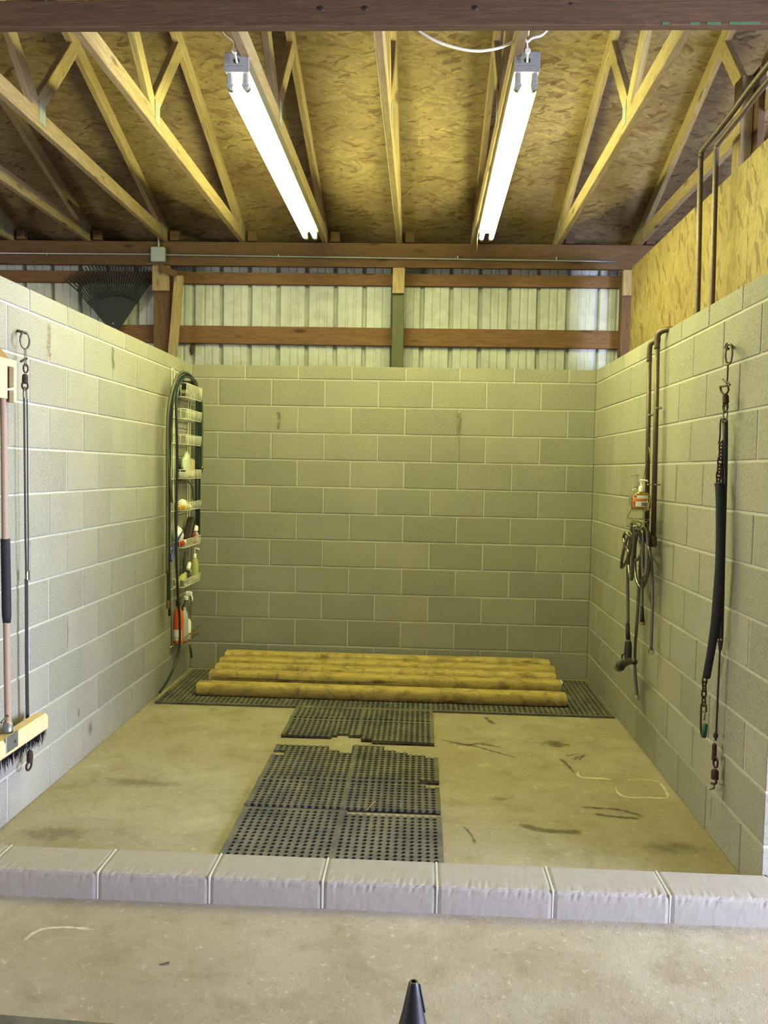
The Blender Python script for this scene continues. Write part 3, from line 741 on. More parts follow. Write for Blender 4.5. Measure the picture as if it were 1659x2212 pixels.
# ------------------------------------------------------------------ leaf rakes outside the left wall
def P2(cx, cz, y, r, a): return Vector((cx+r*math.sin(a), y, cz+r*math.cos(a)))
RC = (-.700, 2.58)
t = thing('leaf_rake', 'black plastic leaf rake standing head up behind the left wall', 'rake', (RC[0], .262, 2.4))
A0, A1 = -.70, .58; N = 30; YR = .262
V, F = [], []
ns = 14
for i in range(ns+1):
    a = A0+(A1-A0)*i/ns
    for r in (.035, .16, .32):
        p = P2(RC[0], RC[1], YR, r, a*(1 if r > .1 else .8)); V += [p+Vector((0, -.004, 0)), p+Vector((0, .004, 0))]
for i in range(ns):
    b = i*6
    for q in (0, 2):
        F += [(b+q, b+q+2, b+6+q+2, b+6+q), (b+q+1, b+6+q+1, b+6+q+3, b+q+3)]
    F += [(b+4, b+5, b+11, b+10), (b, b+6, b+7, b+1)]
obj('head_plate', mesh('head_plate', V, F, M['rake']), t)
for i in range(N):
    a = A0+(A1-A0)*i/(N-1)
    pts = [P2(RC[0], RC[1], YR, r, a*(1+.04*(r > .5))) for r in (.31, .45, .54)]
    tip = P2(RC[0], RC[1], YR, .585, a*1.05); tip.y -= .02; pts.append(tip)
    Vv, Ff = tubegeo(spline(pts, 3), .0066, 6); obj('tine', mesh('tine', Vv, Ff, M['rake'], True), t)
for r in (.34, .47): tube('cross_bar', [P2(RC[0], RC[1], YR-.005, r, A0+(A1-A0)*i/20) for i in range(21)], .006, M['rake'], t, 6)
tube('handle', [(RC[0], YR, 2.64), (RC[0], YR, .02)], .014, M['ash'], t, 10)
lathe('bolt', [(.007, 0), (.007, .006)], M['galv'], t, along((RC[0]-.01, .255, 2.68), (RC[0]-.01, 0, 2.68)), 8)
t = thing('garden_rake', 'tips of a small rust brown rake peeking over the left wall', 'rake', (-1.14, .12, 2.4))
for k in range(5): tube('tine', spline([(-1.20+.02*k, .12, 2.73), (-1.195+.02*k, .118, 2.80), (-1.185+.02*k-.012, .10, 2.865-.008*k)], 3), .0035, M['tinebrown'], t, 5)
beam('head_bar', (-1.225, .12, 2.73), (-1.09, .12, 2.73), .016, .016, M['tinebrown'], t)
tube('handle', [(-1.16, .12, 2.73), (-1.16, .02, .01)], .013, M['ash'], t, 10)

# ------------------------------------------------------------------ left wall: broom, wooden hanger, cross tie
t = thing('broom_hanger', 'yellow wooden broom hanger with a slot and white peg on left wall', 'hanger', (0, -3.14, 1.9))
hy0, hy1 = -3.30, -3.088
def poly_prism(name, pts, x0, x1, mat, parent):
    n = len(pts); V = [(x0, y, z) for y, z in pts]+[(x1, y, z) for y, z in pts]
    F = [tuple(range(n)), tuple(range(2*n-1, n-1, -1))]+[(i, n+i, n+(i+1) % n, (i+1) % n) for i in range(n)]
    o = obj(name, mesh(name, V, F, mat), parent)
    bm = bmesh.new(); bm.from_mesh(o.data); bmesh.ops.recalc_face_normals(bm, faces=bm.faces[:]); bm.to_mesh(o.data); bm.free(); return o
poly_prism('front_board', [(hy0, 1.968), (hy1, 1.968), (hy1, 1.802), (hy1-.025, 1.802), (hy1-.025, 1.94), (hy1-.077, 1.94), (hy1-.077, 1.812), (hy0, 1.812)], .118, .136, M['board'], t)
poly_prism('side_board', [(hy1-.004, 1.968), (hy1, 1.968), (hy1, 1.802), (hy1-.004, 1.802)], .0, .118, M['board'], t)
poly_prism('top_board', [(hy0, 2.075), (hy0, 1.969), (hy1, 1.969)], .0, .11, M['shadeboard'], t)
poly_prism('back_board', [(hy0, 1.965), (hy1-.006, 1.965), (hy1-.006, 1.80), (hy0, 1.80)], .0, .018, M['shadeboard'], t)
tube('peg', [(.02, -3.125, 1.862), (.12, -3.125, 1.852), (.142, -3.118, 1.856)], .005, M['white'], t, 8)

t = thing('push_broom', 'push broom with wooden head and black grip hanging on left wall', 'broom', (.09, -3.14, .4))
tube('handle', spline([(0.090,-3.114,1.928),(0.090,-3.104,1.745),(0.090,-3.095,1.262),(0.090,-3.085,0.903),(0.090,-3.079,0.654),(0.090,-3.072,0.437)], 4), .0135, M['ash'], t, 14)
tube('grip_sleeve', spline([(0.090,-3.093,1.255),(0.090,-3.088,1.093),(0.090,-3.083,0.912)], 4), lambda q: .0185-.003*(q > .93), M['grip'], t, 14)
hb = Vector((0.100,-2.963,0.387))
bx = box2('head_block', (.062, -3.42, .378), (.128, -2.775, .455), M['board'], t, .012)
fr = box2('ferrule', (.125, -3.17, .40), (.131, -3.07, .468), M['galv'], t, .002)
tube('socket', [(0.090,-3.076,0.499),(0.090,-3.072,0.444),(0.090,-3.068,0.420)], .019, M['galv'], t, 14)
lathe('screw', [(.006, 0), (.006, .004)], M['steel'], fr, along((.131, -3.10, .43), (.2, -3.10, .43)), 10)
tube('wing_screw', [(.09, -3.13, .515), (.09, -3.10, .52), (.095, -3.085, .53)], .005, M['steel'], t, 6)
V, F = [], []
for k in range(520):
    y = random.uniform(-3.41, -2.785); x = random.uniform(.068, .122); L = random.uniform(.045, .075)
    dx, dy = random.uniform(-.012, .012), random.uniform(-.012, .012); b = len(V); w = .0022
    V += [(x-w, y-w, .382), (x+w, y-w, .382), (x, y+w, .382), (x+dx, y+dy, .382-L)]; F += [(b, b+1, b+3), (b+1, b+2, b+3), (b+2, b, b+3)]
br = obj('bristles', mesh('bristles', V, F, M['bristle']), t); br['kind'] = 'stuff'

def link_ring(name, c, ux, uz, a, b, r, mat, parent): return tube(name, oval(c, ux, uz, a, b, 18), r, mat, parent, 6, True)
t = thing('cross_tie', 'black strap cross tie hanging from an eye bolt on left wall', 'strap', (0.040,-2.825,1.842))
tube('eye_bolt', [(-0.001,-2.795,2.135), (0.020,-2.821,2.127), (0.050,-2.833,2.120), (0.062,-2.833,2.118)], .0065, M['steel'], t, 8)
UX, UZ = (.5, .866, 0), (0, 0, 1)
link_ring('ring', (0.055,-2.848,2.086), UX, UZ, .022, .036, .0042, M['steel'], t)
for q in ([(0.050,-2.842,2.054),(0.050,-2.842,2.008),(0.050,-2.844,1.974)], [(0.050,-2.829,2.055),(0.050,-2.827,2.010),(0.050,-2.829,1.976)]): tube('wire_loop', q, .0022, M['steel'], t, 5)
tube('wire_twist', spline([(0.050,-2.875,1.992),(0.050,-2.846,2.004),(0.050,-2.820,2.013)], 4), .005, M['rust'], t, 6)
link_ring('chain_link', (0.050,-2.831,1.968), UX, UZ, .011, .018, .0036, M['rust'], t)
lathe('swivel', [(.006, 0), (.012, .004), (.013, .02), (.012, .036), (.007, .042)], M['rust'], t, along((0.050,-2.838,1.902), (0.050,-2.835,1.948)), 12)
link_ring('chain_link', (0.050,-2.838,1.894), UX, UZ, .014, .017, .0042, M['rust'], t)
tube('hook', spline([(0.050,-2.838,1.888),(0.050,-2.851,1.869),(0.050,-2.849,1.840)], 4), .0038, M['steel'], t, 6)
tube('hook', spline([(0.050,-2.833,1.889),(0.050,-2.825,1.872),(0.050,-2.823,1.842)], 4), .0038, M['steel'], t, 6)
def webbing(name, pts, w, th, mat, parent, wdir=(.35, .94, 0)):
    # flat strap following pts, width along wdir
    V, F = [], []; wd = Vector(wdir).normalized(); nd = wd.cross(Vector((0, 0, 1))).normalized()
    P = spline(pts, 4)
    for p in P:
        p = Vector(p)
        for a, b in ((-1, -1), (1, -1), (1, 1), (-1, 1)): V.append(p+wd*(a*w/2)+nd*(b*th/2))
    for i in range(len(P)-1):
        for k in range(4): F.append((4*i+k, 4*i+(k+1) % 4, 4*i+4+(k+1) % 4, 4*i+4+k))
    F += [(3, 2, 1, 0), tuple(4*(len(P)-1)+k for k in range(4))]
    return obj(name, mesh(name, V, F, mat), parent)
webbing('strap', [(0.050,-2.846,1.840),(0.050,-2.843,1.662),(0.050,-2.839,1.442),(0.050,-2.835,1.241),(0.050,-2.829,1.079)], .0075, .004, M['strap'], t)
webbing('strap', [(0.050,-2.819,1.840),(0.050,-2.815,1.663),(0.050,-2.813,1.442),(0.050,-2.809,1.239),(0.050,-2.810,1.093)], .0055, .003, M['strap'], t)
box('buckle', (0.050,-2.818,1.071), (.014, .022, .045), M['steel'], t, .004)
webbing('strap', [(0.045,-2.817,1.057),(0.045,-2.815,0.873),(0.045,-2.815,0.709),(0.045,-2.811,0.543),(0.045,-2.807,0.413)], .016, .004, M['strap'], t)
link_ring('buckle_frame', (0.045,-2.801,0.411), UX, UZ, .014, .022, .004, M['steel'], t)
lathe('swivel', [(.006, 0), (.013, .004), (.014, .03), (.012, .05), (.006, .056)], M['rust'], t, along((0.050,-2.798,0.231), (0.050,-2.794,0.292)), 12)
tube('snap_hook', spline([(0.050,-2.789,0.249),(0.050,-2.781,0.221),(0.050,-2.794,0.205),(0.050,-2.816,0.204),(0.050,-2.829,0.217),(0.050,-2.825,0.232),(0.050,-2.807,0.238)], 4), .005, M['rust'], t, 7)

# ------------------------------------------------------------------ right wall: cross tie, bungee
UXR = (.3, -.95, 0)
t = thing('cross_tie', 'rubber sleeved chain cross tie hanging from an eye bolt on right wall', 'strap', (2.998,-2.862,1.533))
tube('eye_bolt', spline([(3.049,-2.794,2.102), (3.028,-2.847,2.102), (3.003,-2.880,2.104), (2.988,-2.889,2.097), (2.990,-2.890,2.086), (3.003,-2.888,2.083)], 4), .006, M['steel'], t, 8)
link_ring('ring', (2.993,-2.916,2.058), UXR, UZ, .021, .042, .0042, M['steel'], t)
tube('twine', spline([(2.996,-2.901,2.028),(2.996,-2.902,1.995),(2.996,-2.901,1.957),(2.996,-2.897,1.939)], 4), .0034, M['brush'], t, 6)
tube('twine', spline([(2.996,-2.847,1.965),(2.996,-2.875,1.953),(2.996,-2.902,1.948),(2.996,-2.935,1.932)], 4), .0036, M['brush'], t, 6)
tube('d_ring', [(2.996,-2.822,1.937),(2.996,-2.909,1.932),(2.996,-2.921,1.914),(2.996,-2.902,1.901),(2.996,-2.870,1.900),(2.996,-2.836,1.915)], .0042, M['rust'], t, 7, True)
lathe('swivel', [(.007, 0), (.013, .003), (.013, .03), (.011, .036)], M['rust'], t, along((2.996,-2.896,1.860), (2.996,-2.886,1.897)), 12)
link_ring('chain_link', (2.996,-2.892,1.847), UXR, UZ, .013, .02, .0046, M['rust'], t)
link_ring('ring', (2.996,-2.895,1.821), UXR, UZ, .012, .035, .0034, M['steel'], t)
tube('quick_link', spline([(2.993,-2.901,1.798),(2.993,-2.858,1.799),(2.993,-2.849,1.782),(2.993,-2.850,1.724),(2.993,-2.841,1.700),(2.993,-2.865,1.688),(2.993,-2.880,1.691)], 4), .0036, M['rust'], t, 7)
def chain(name, pts, n, a, b, r, parent, ux):
    P = spline(pts, 12); L = len(P)
    for k in range(n):
        c = P[int((k+.5)/n*(L-1))]; u = Vector(ux) if k % 2 else Vector((-ux[1], ux[0], 0))
        link_ring('chain_link', c, u, UZ, a, b, r, M['rust'], parent)
chain('chain', [(2.993,-2.875,1.691),(2.993,-2.865,1.638),(2.993,-2.855,1.581),(2.993,-2.850,1.529)], 6, .0105, .024, .0036, t, UXR)
tube('rubber_sleeve', spline([(2.988,-2.875,1.533),(2.988,-2.895,1.448),(2.988,-2.919,1.240),(2.988,-2.917,1.107),(2.988,-2.900,0.970),(2.988,-2.864,0.846),(2.988,-2.816,0.713)], 5), lambda q: .0165+.004*max(0, 1-abs(q-.55)*3)+.0035*(q < .02), M['grip'], t, 14)
chain('chain', [(2.988,-2.794,0.698),(2.988,-2.793,0.652),(2.988,-2.794,0.590)], 4, .0105, .022, .0036, t, UXR)
tube('snap_hook', spline([(2.988,-2.827,0.565),(2.988,-2.824,0.590),(2.988,-2.793,0.598),(2.988,-2.766,0.576),(2.988,-2.766,0.523),(2.988,-2.773,0.465),(2.988,-2.793,0.451),(2.988,-2.821,0.464)], 5), .0042, M['rust'], t, 7)
tube('snap_gate', spline([(2.988,-2.775,0.550),(2.988,-2.798,0.557),(2.988,-2.816,0.554),(2.988,-2.808,0.524)], 4), .003, M['steel'], t, 6)
tube('green_sleeve', [(2.988,-2.824,0.511),(2.988,-2.819,0.483),(2.988,-2.810,0.454)], .011, M['greencap'], t, 12)

t = thing('bungee_tie', 'thin black bungee tie hanging close behind the sleeved chain on right wall', 'strap', (3.013,-2.840,1.783))
tube('upper_sleeve', [(3.008,-2.858,1.795),(3.008,-2.872,1.714),(3.008,-2.885,1.600)], lambda q: .012-.003*q, M['strap'], t, 10)
webbing('strap', [(3.010,-2.865,1.781),(3.010,-2.885,1.600),(3.010,-2.895,1.315),(3.010,-2.909,1.049),(3.010,-2.915,0.896)], .007, .012, M['strap'], t, UXR)
webbing('strap', [(3.014,-2.828,1.716),(3.014,-2.850,1.427),(3.014,-2.860,1.138),(3.014,-2.872,0.888)], .0045, .010, M['strap'], t, UXR)
tube('hook', spline([(3.012,-2.878,0.889),(3.012,-2.900,0.882),(3.012,-2.916,0.889),(3.012,-2.919,0.905),(3.012,-2.903,0.909)], 4), .0035, M['rust'], t, 6)
tube('knot', [(3.012,-2.895,0.884),(3.012,-2.899,0.845)], lambda q: .012-.006*q, M['rust'], t, 10)
tube('cord', spline([(3.012,-2.894,0.844),(3.012,-2.892,0.717),(3.012,-2.890,0.580),(3.012,-2.887,0.462)], 4), .0042, M['strap'], t, 7)
lathe('knot', [(.004, 0), (.010, .008), (.010, .018), (.004, .026)], M['strap'], t, along((3.012,-2.884,0.469), (3.012,-2.884,0.490)), 10)
box('clasp', (3.012,-2.876,0.409), (.016, .022, .075), M['rust'], t, .005)
link_ring('chain_link', (3.012,-2.895,0.372), UXR, UZ, .014, .022, .0042, M['rust'], t)
lathe('swivel', [(.008, 0), (.0155, .003), (.0155, .035), (.010, .042)], M['rust'], t, along((3.012,-2.894,0.299), (3.012,-2.892,0.346)), 12)
tube('snap_hook', spline([(3.012,-2.904,0.311),(3.012,-2.912,0.294),(3.012,-2.891,0.279),(3.012,-2.858,0.270)], 4), .0052, M['rust'], t, 7)
tube('snap_hook', spline([(3.012,-2.880,0.275),(3.012,-2.892,0.267),(3.012,-2.877,0.254),(3.012,-2.844,0.239)], 4), .0036, M['steel'], t, 7)

# ------------------------------------------------------------------ right wall: water pipes
t = thing('water_pipe', 'left of two brown water pipes coming over the right wall top', 'pipe', (2.988,-1.732,2.232))
pa = [(3.003,-1.658,2.217),(3.003,-1.690,1.757),(3.003,-1.731,1.236)]
tube('riser', pa, .0125, M['pipe'], t, 12)
a = Vector(pa[0])
tube('elbow', spline([a+Vector((0, 0, -.03)), a+Vector((0, 0, .05)), a+Vector((.012, -.012, .075)), a+Vector((.05, -.04, .085)), a+Vector((.12, -.06, .085))], 5), .0145, M['pipe'], t, 12)
t2 = thing('water_pipe', 'right of two brown water pipes coming over the right wall top', 'pipe', (2.988,-1.864,2.262))
pb = [(3.003,-1.808,2.265),(3.003,-1.839,1.752),(3.003,-1.863,1.221)]
tube('riser', pb, .0135, M['pipe'], t2, 12)
b = Vector(pb[0])
tube('elbow', spline([b+Vector((0, 0, -.03)), b+Vector((0, 0, .035)), b+Vector((.012, -.012, .06)), b+Vector((.05, -.04, .07)), b+Vector((.12, -.06, .07))], 5), .0155, M['pipe'], t2, 12)
for tt, P in ((t, pa), (t2, pb)):
    e = Vector(P[-1])
    lathe('valve', [(.015, 0), (.02, .01), (.02, .05), (.014, .06)], M['pipe'], tt, along(e+Vector((0, 0, .02)), e+Vector((0, 0, -.1))), 12)
    for f in (.33, .72):
        q = Vector(P[0]).lerp(Vector(P[-1]), f); box('pipe_strap', q+Vector((.012, 0, 0)), (.034, .036, .010), M['galv'], tt, .003)
for k, (pts, lab) in enumerate((([(3.14, -2.03, 2.25), (3.14, -2.01, 2.7), (3.14, -1.985, 3.13), (3.14, -1.99, 3.185), (3.14, -2.03, 3.205), (3.14, -2.4, 3.22), (3.14, -3.0, 3.25), (3.14, -5.5, 3.27)], 'dark overhead water pipe rising against the strand board, far one'),
        ([(3.165, -2.17, 2.25), (3.165, -2.155, 2.7), (3.165, -2.14, 3.13), (3.165, -2.145, 3.165), (3.165, -2.19, 3.18), (3.165, -2.5, 3.195), (3.165, -3.0, 3.215), (3.165, -5.5, 3.24)], 'dark overhead water pipe rising against the strand board, near one'))):
    tag(tube('overhead_pipe', spline(pts, 5), .0135, M['pipe'], None, 12), lab, 'pipe')

# ------------------------------------------------------------------ right wall: wire caddy, soap, hoses
t = thing('wire_caddy', 'small bronze wire caddy hung on the right wall pipes', 'caddy', (2.958,-1.770,1.377))
xc = 2.955
top = (2.976,-1.809,1.708)
r1 = [(2.988,-1.445,1.368), (2.918,-1.752,1.367), (2.918,-2.046,1.379), (2.988,-1.834,1.385)]
r2 = [(2.988,-1.330,1.305), (2.908,-1.809,1.317), (2.908,-2.074,1.324), (2.988,-1.823,1.325)]
rim = [Vector(p)+Vector((0, 0, .055)) for p in r1]
L = [(spline([(2.958,-1.776,1.478), (2.973,-1.746,1.553), (2.978,-1.771,1.654), (2.978,-1.796,1.708), (2.978,-1.821,1.697), (2.978,-1.861,1.603), (2.968,-1.921,1.506), (2.958,-1.948,1.445)], 4), False),
     (r1, True), (rim, True), (r2, True)]
for a, b in zip(r1, rim): L.append(([a, b], False))
for k in range(1, 6):
    f = k/6; L.append(([Vector(r1[0]).lerp(Vector(r1[3]), f), Vector(r1[1]).lerp(Vector(r1[2]), f)], False)); L.append(([Vector(r2[0]).lerp(Vector(r2[3]), f), Vector(r2[1]).lerp(Vector(r2[2]), f)], False))
L.append(([r1[0], r2[0]], False)); L.append(([r1[3], r2[3]], False)); L.append(([(2.958,-1.948,1.445), r1[2]], False))
multi_tube('frame', L, .0022, M['wirechrome'], t, 6)
hk = []
hk.append((spline([r2[1], (2.948,-1.819,1.304), (2.948,-1.802,1.285), (2.908,-1.853,1.288), (2.888,-1.732,1.282)], 4), False))
hk.append((spline([r2[2], (2.968,-1.887,1.274), (2.918,-1.940,1.277), (2.888,-1.935,1.281)], 4), False))
multi_tube('hooks', hk, .0028, M['wirechrome'], t, 6)
def pump_bottle(name, base, h, rx, ry, body, label, rot=0.0, cap='white', ph=.075, spout=1):
    t = thing(name, label, 'bottle', base); M4 = T(*base) @ Matrix.Rotation(rot, 4, 'Z')
    lathe('body', [(.80, 0), (.96, .006), (1, .02), (1, h*.62), (.93, h*.8), (.7, h*.93), (.34, h), (.3, h+.004)], M[body], t, M4 @ Matrix.Diagonal((rx, ry, 1, 1)), 22)
    lathe('collar', [(.0145, h), (.0145, h+.026), (.011, h+.03), (.005, h+.031), (.005, h+ph*.75)], M[cap], t, M4, 14)
    tube('spout', [M4 @ Vector(p) for p in ((-.010, 0, h+ph*.8), (.004, 0, h+ph*.82), (.028*spout, 0, h+ph*.80), (.032*spout, 0, h+ph*.70))], .0052, M[cap], t, 8)
    return t, M4
bp = (2.948,-1.800,1.375)
sb, m4 = pump_bottle('soap_bottle', bp, .098, .052, .030, 'amber', 'clear soap bottle with orange label and white pump in the wire caddy', math.radians(-14))
Mi = m4
def patch(name, u0, u1, z0, z1, mat, parent, M4, rx, ry, bulge=1.012):
    V, F = [], []; n = 8
    for i in range(n+1):
        u = u0+(u1-u0)*i/n; a = math.asin(max(-.98, min(.98, u/rx)))
        for z in (z0, z1): V.append(M4 @ Vector((u*bulge, -ry*math.cos(a)*bulge, z)))
    F = [(2*i, 2*i+2, 2*i+3, 2*i+1) for i in range(n)]
    return obj(name, mesh(name, V, F, mat, True), parent)
lb = patch('label', -.042, .036, .018, .078, M['labelw'], sb, m4, .052, .030)
patch('label_band', -.041, .035, .046, .062, M['labelo'], lb, m4, .052, .030, 1.022)
patch('label_patch', -.041, -.027, .019, .045, M['labelr'], lb, m4, .052, .030, 1.022)
patch('label_patch', -.038, -.022, .066, .077, M['labelr'], lb, m4, .052, .030, 1.022)
patch('label_print', .003, .033, .021, .040, M['labelg'], lb, m4, .052, .030, 1.022)
pump_bottle('soap_bottle', (2.993,-1.518,1.387), .105, .042, .028, 'clear', 'empty clear pump bottle behind the labelled soap bottle', math.radians(160), 'clear', .085)

def hose(name, label, pts, r=.0086, n=8):
    t = thing(name, label, 'hose', pts[0], 'braided steel hoses coiled on the right wall'); tube('hose_line', spline(pts, n), r, M['braid'], t, 10); return t
def hp(d, *q): return None
H1 = [(2.948,-1.613,0.726), (2.948,-1.571,0.945), (2.938,-1.606,1.068), (2.928,-1.723,1.208), (2.928,-1.774,1.280), (2.938,-1.701,1.296), (2.958,-1.579,1.287), (2.958,-1.564,1.236), (2.948,-1.569,1.117), (2.938,-1.635,1.019), (2.928,-1.733,0.987), (2.918,-1.789,1.024),
      (2.908,-1.819,1.103), (2.908,-1.843,1.217), (2.908,-1.864,1.281), (2.918,-1.874,1.275), (2.948,-1.844,1.193), (2.948,-1.879,1.073), (2.948,-1.904,1.026), (2.958,-1.916,1.065), (2.968,-1.890,1.186), (2.963,-1.880,1.264), (2.963,-1.831,1.278), (2.963,-1.815,1.254),
      (2.968,-1.868,1.208), (2.978,-1.913,1.139), (3.003,-1.873,1.011), (3.003,-1.895,0.841), (3.003,-1.899,0.638)]
h1 = hose('braided_hose', 'braided steel hose ending in the black spray nozzle, coiled on right wall', H1)
H2 = [(2.968,-1.822,0.848), (2.968,-1.808,0.952), (2.958,-1.847,1.094), (2.948,-1.869,1.220), (2.948,-1.834,1.267), (2.968,-1.715,1.270), (2.978,-1.638,1.252), (2.978,-1.708,1.182), (2.968,-1.790,1.152), (2.948,-1.778,1.104), (2.938,-1.727,1.104), (2.928,-1.788,1.176), (2.918,-1.857,1.256),
      (2.928,-1.778,1.250), (2.938,-1.639,1.215), (2.928,-1.570,1.235), (2.928,-1.520,1.200), (2.928,-1.570,1.161), (2.928,-1.651,1.124), (2.938,-1.552,1.064), (2.928,-1.494,1.026), (2.918,-1.554,1.101), (2.928,-1.578,1.183), (2.948,-1.573,1.236),
      (2.958,-1.656,1.185), (2.968,-1.631,1.071), (2.968,-1.674,0.985), (2.978,-1.740,0.943), (2.988,-1.793,0.981), (2.988,-1.857,1.071), (2.988,-1.851,1.183), (2.963,-1.889,1.264), (2.963,-1.834,1.255), (2.998,-1.649,1.113), (2.998,-1.623,0.927),
      (2.998,-1.614,0.768), (2.998,-1.588,0.577), (3.003,-1.586,0.444), (3.008,-1.626,0.313)]
h2 = hose('braided_hose', 'braided steel hose with short black end grip, coiled on right wall', H2)
for tt, p0, p1 in ((h1, (3.003,-1.899,0.638), (3.003,-1.897,0.613)), (h2, (3.008,-1.626,0.315), (3.008,-1.640,0.287))):
    lathe('end_fitting', [(.009, 0), (.016, .002), (.016, .022), (.011, .024), (.011, .028)], M['chrome'], tt, along(p0, p1), 16)
tube('end_grip', [(2.968,-1.815,0.860),(2.968,-1.828,0.804),(2.968,-1.837,0.770)], lambda q: .0095+.003*q, M['grip'], h2, 12)
lathe('end_fitting', [(.012, 0), (.0145, .002), (.0145, .014), (.012, .016)], M['brass'], h2, along((2.968,-1.837,0.770), (2.968,-1.840,0.750)), 16)
# spray nozzle screwed on hose 1
t = thing('spray_nozzle', 'black pistol spray nozzle hanging nose down on the steel hose', 'nozzle', (2.948,-1.618,0.609))
tube('hose_grip', [(2.948,-1.597,0.721),(2.948,-1.609,0.673),(2.948,-1.626,0.634)], lambda q: .011+.002*q, M['grip'], t, 12)
lathe('brass_ring', [(.014, 0), (.014, .008)], M['brass'], t, along((2.948,-1.626,0.634), (2.948,-1.627,0.624)), 14)
tube('handle', spline([(2.948,-1.627,0.624),(2.948,-1.632,0.590),(2.948,-1.632,0.553),(2.948,-1.641,0.524),(2.948,-1.654,0.506)], 4), lambda q: .017+.005*math.sin(min(1, q*1.15)*PI), M['nozzle'], t, 14)
nb = [(2.948,-1.785,0.541), (2.948,-1.694,0.525), (2.938,-1.622,0.498), (2.928,-1.579,0.474), (2.918,-1.567,0.461)]
tube('barrel', spline(nb, 4), lambda q: .016+.008*q, M['nozzle'], t, 14)
hv0, hv1 = Vector((2.923,-1.610,0.484)), Vector((2.903,-1.543,0.444))
lathe('spray_head', [(.018, 0), (.026, .012), (.0285, .02), (.0285, .045), (.025, .048), (.022, .040)], M['nozzle'], t, along(hv0, hv1), 20)
lathe('dial_ring', [(.029, .022), (.0298, .026), (.0298, .034), (.029, .037)], M['yellowgreen'], t, along(hv0, hv1), 20)
tube('trigger_loop', spline([(2.938,-1.610,0.500),(2.938,-1.543,0.501),(2.938,-1.540,0.522),(2.938,-1.593,0.542),(2.938,-1.626,0.544)], 4), .0045, M['nozzle'], t, 8)

# ------------------------------------------------------------------ left wall rack with bottles, and the green hose
t = thing('wire_rack', 'tall white wire basket rack on left wall near the back corner', 'rack', (0, -.35, .3))
ra, rb = -.585, -.50; rc, rd = -.13, -.045
L = []
for y in (-.575, -.52, -.155, -.10): L.append(([(.012, y, .29), (.012, y, 2.20)], False))
L.append((spline([(.012, -.575, 2.2), (.010, -.575, 2.235), (.010, -.52, 2.235), (.012, -.52, 2.2)], 4), False))
for z in (.33, .74, 1.03, 1.29, 1.52, 1.77, 1.95, 2.12): L.append(([(.014, -.58, z-.05), (.014, -.09, z-.05)], False))
multi_tube('uprights', L, .0030, M['wire'], t, 6)
BZ = (2.142, 1.962, 1.783, 1.535, 1.305, 1.042, .757, .345)
BH = (.095, .068, .068, .062, .058, .058, .055, .05)
def basket(z, h):
    y0, y1, d = -.545, -.105, .105; L = []
    c = .012
    def loop(zz, e=0.0): return [(.016, y0+e, zz), (d-c-e, y0+e, zz), (d-e, y0+c+e, zz), (d-e, y1-c-e, zz), (d-c-e, y1-e, zz), (.016, y1-e, zz)]
    L.append((loop(z), True)); L.append((loop(z-h, .006), True))
    n = 22
    for k in range(n+1):
        y = y0+c+(y1-y0-2*c)*k/n; L.append(([(d, y, z), (d-.006, y, z-h), (.018, y, z-h)], False))
    for y in (y0, y1):
        for k in range(1, 3):
            x = .016+(d-.03)*k/3; L.append(([(x, y, z), (x, y+(.006 if y == y0 else -.006), z-h)], False))
    return L
for i, (z, h) in enumerate(zip(BZ, BH)):
    V, F = [], []
    for P, cl in basket(z, h): tubegeo(P, (.0013 if len(P) == 3 else .0024), 5, cl, V, F)
    obj('basket', mesh('basket', V, F, M['wirechrome'] if i == 7 else M['wire'], True), t)
# items in the rack ------------------------------------------------
def bz(i): return BZ[i]-BH[i]+.0035
def bag_mesh(sx, sy, sz, seed):
    bm = bmesh.new(); bmesh.ops.create_icosphere(bm, subdivisions=3, radius=1)
    for v in bm.verts:
        q = 1+.25*noise.noise(v.co*2.2+Vector((seed, 0, 0)))+.1*noise.noise(v.co*6+Vector((seed, 2, 0)))
        v.co = Vector((v.co.x*sx*q, v.co.y*sy*q, max(-.8, v.co.z)*sz*q))
    me = bpy.data.meshes.new('bag'); bm.to_mesh(me); bm.free(); me.polygons.foreach_set('use_smooth', [True]*len(me.polygons)); return me
def item(name, me, mat, loc, label, cat, rot=None):
    me.materials.append(M[mat]); return tag(obj(name, me, None, T(*loc) @ (rot if rot is not None else Matrix())), label, cat)
item('cloth_roll', bag_mesh(.036, .10, .030, 1), 'hose_olive', (.056, -.42, bz(0)+.026), 'drab rolled cloth in the topmost basket of the wire rack', 'cloth')
V = []; 
def slabbox(name, lo, hi, mat, label, cat, rot=None, bev=.004):
    c = [(a+b)/2 for a, b in zip(lo, hi)]
    return tag(obj(name, boxmesh(name, *[b-a for a, b in zip(lo, hi)], M[mat], bev), None, T(*c) @ (rot if rot is not None else Matrix())), label, cat)
# fourth basket
item('plastic_bag', bag_mesh(.030, .075, .10, 5), 'bag', (.056, -.36, bz(3)+.084), 'crumpled pale plastic bag in the fourth basket from the top', 'bag')
slabbox('soap_carton', (.03, -.28, bz(3)+.001), (.078, -.20, bz(3)+.135), 'board', 'cream carton leaning in the fourth basket from the top', 'carton', Matrix.Rotation(-.12, 4, 'X'))
tj = thing('lidded_jar', 'grey green jar with dark lid lying in the fourth basket from the top', 'jar', (.06, -.49, bz(3)))
lathe('body', [(.030, 0), (.033, .004), (.033, .034), (.028, .044)], M['jug'], tj, T(.06, -.49, bz(3)+.001), 18)
lathe('lid', [(.029, .044), (.029, .058), (.024, .060)], M['black'], tj, T(.06, -.49, bz(3)+.001), 18)
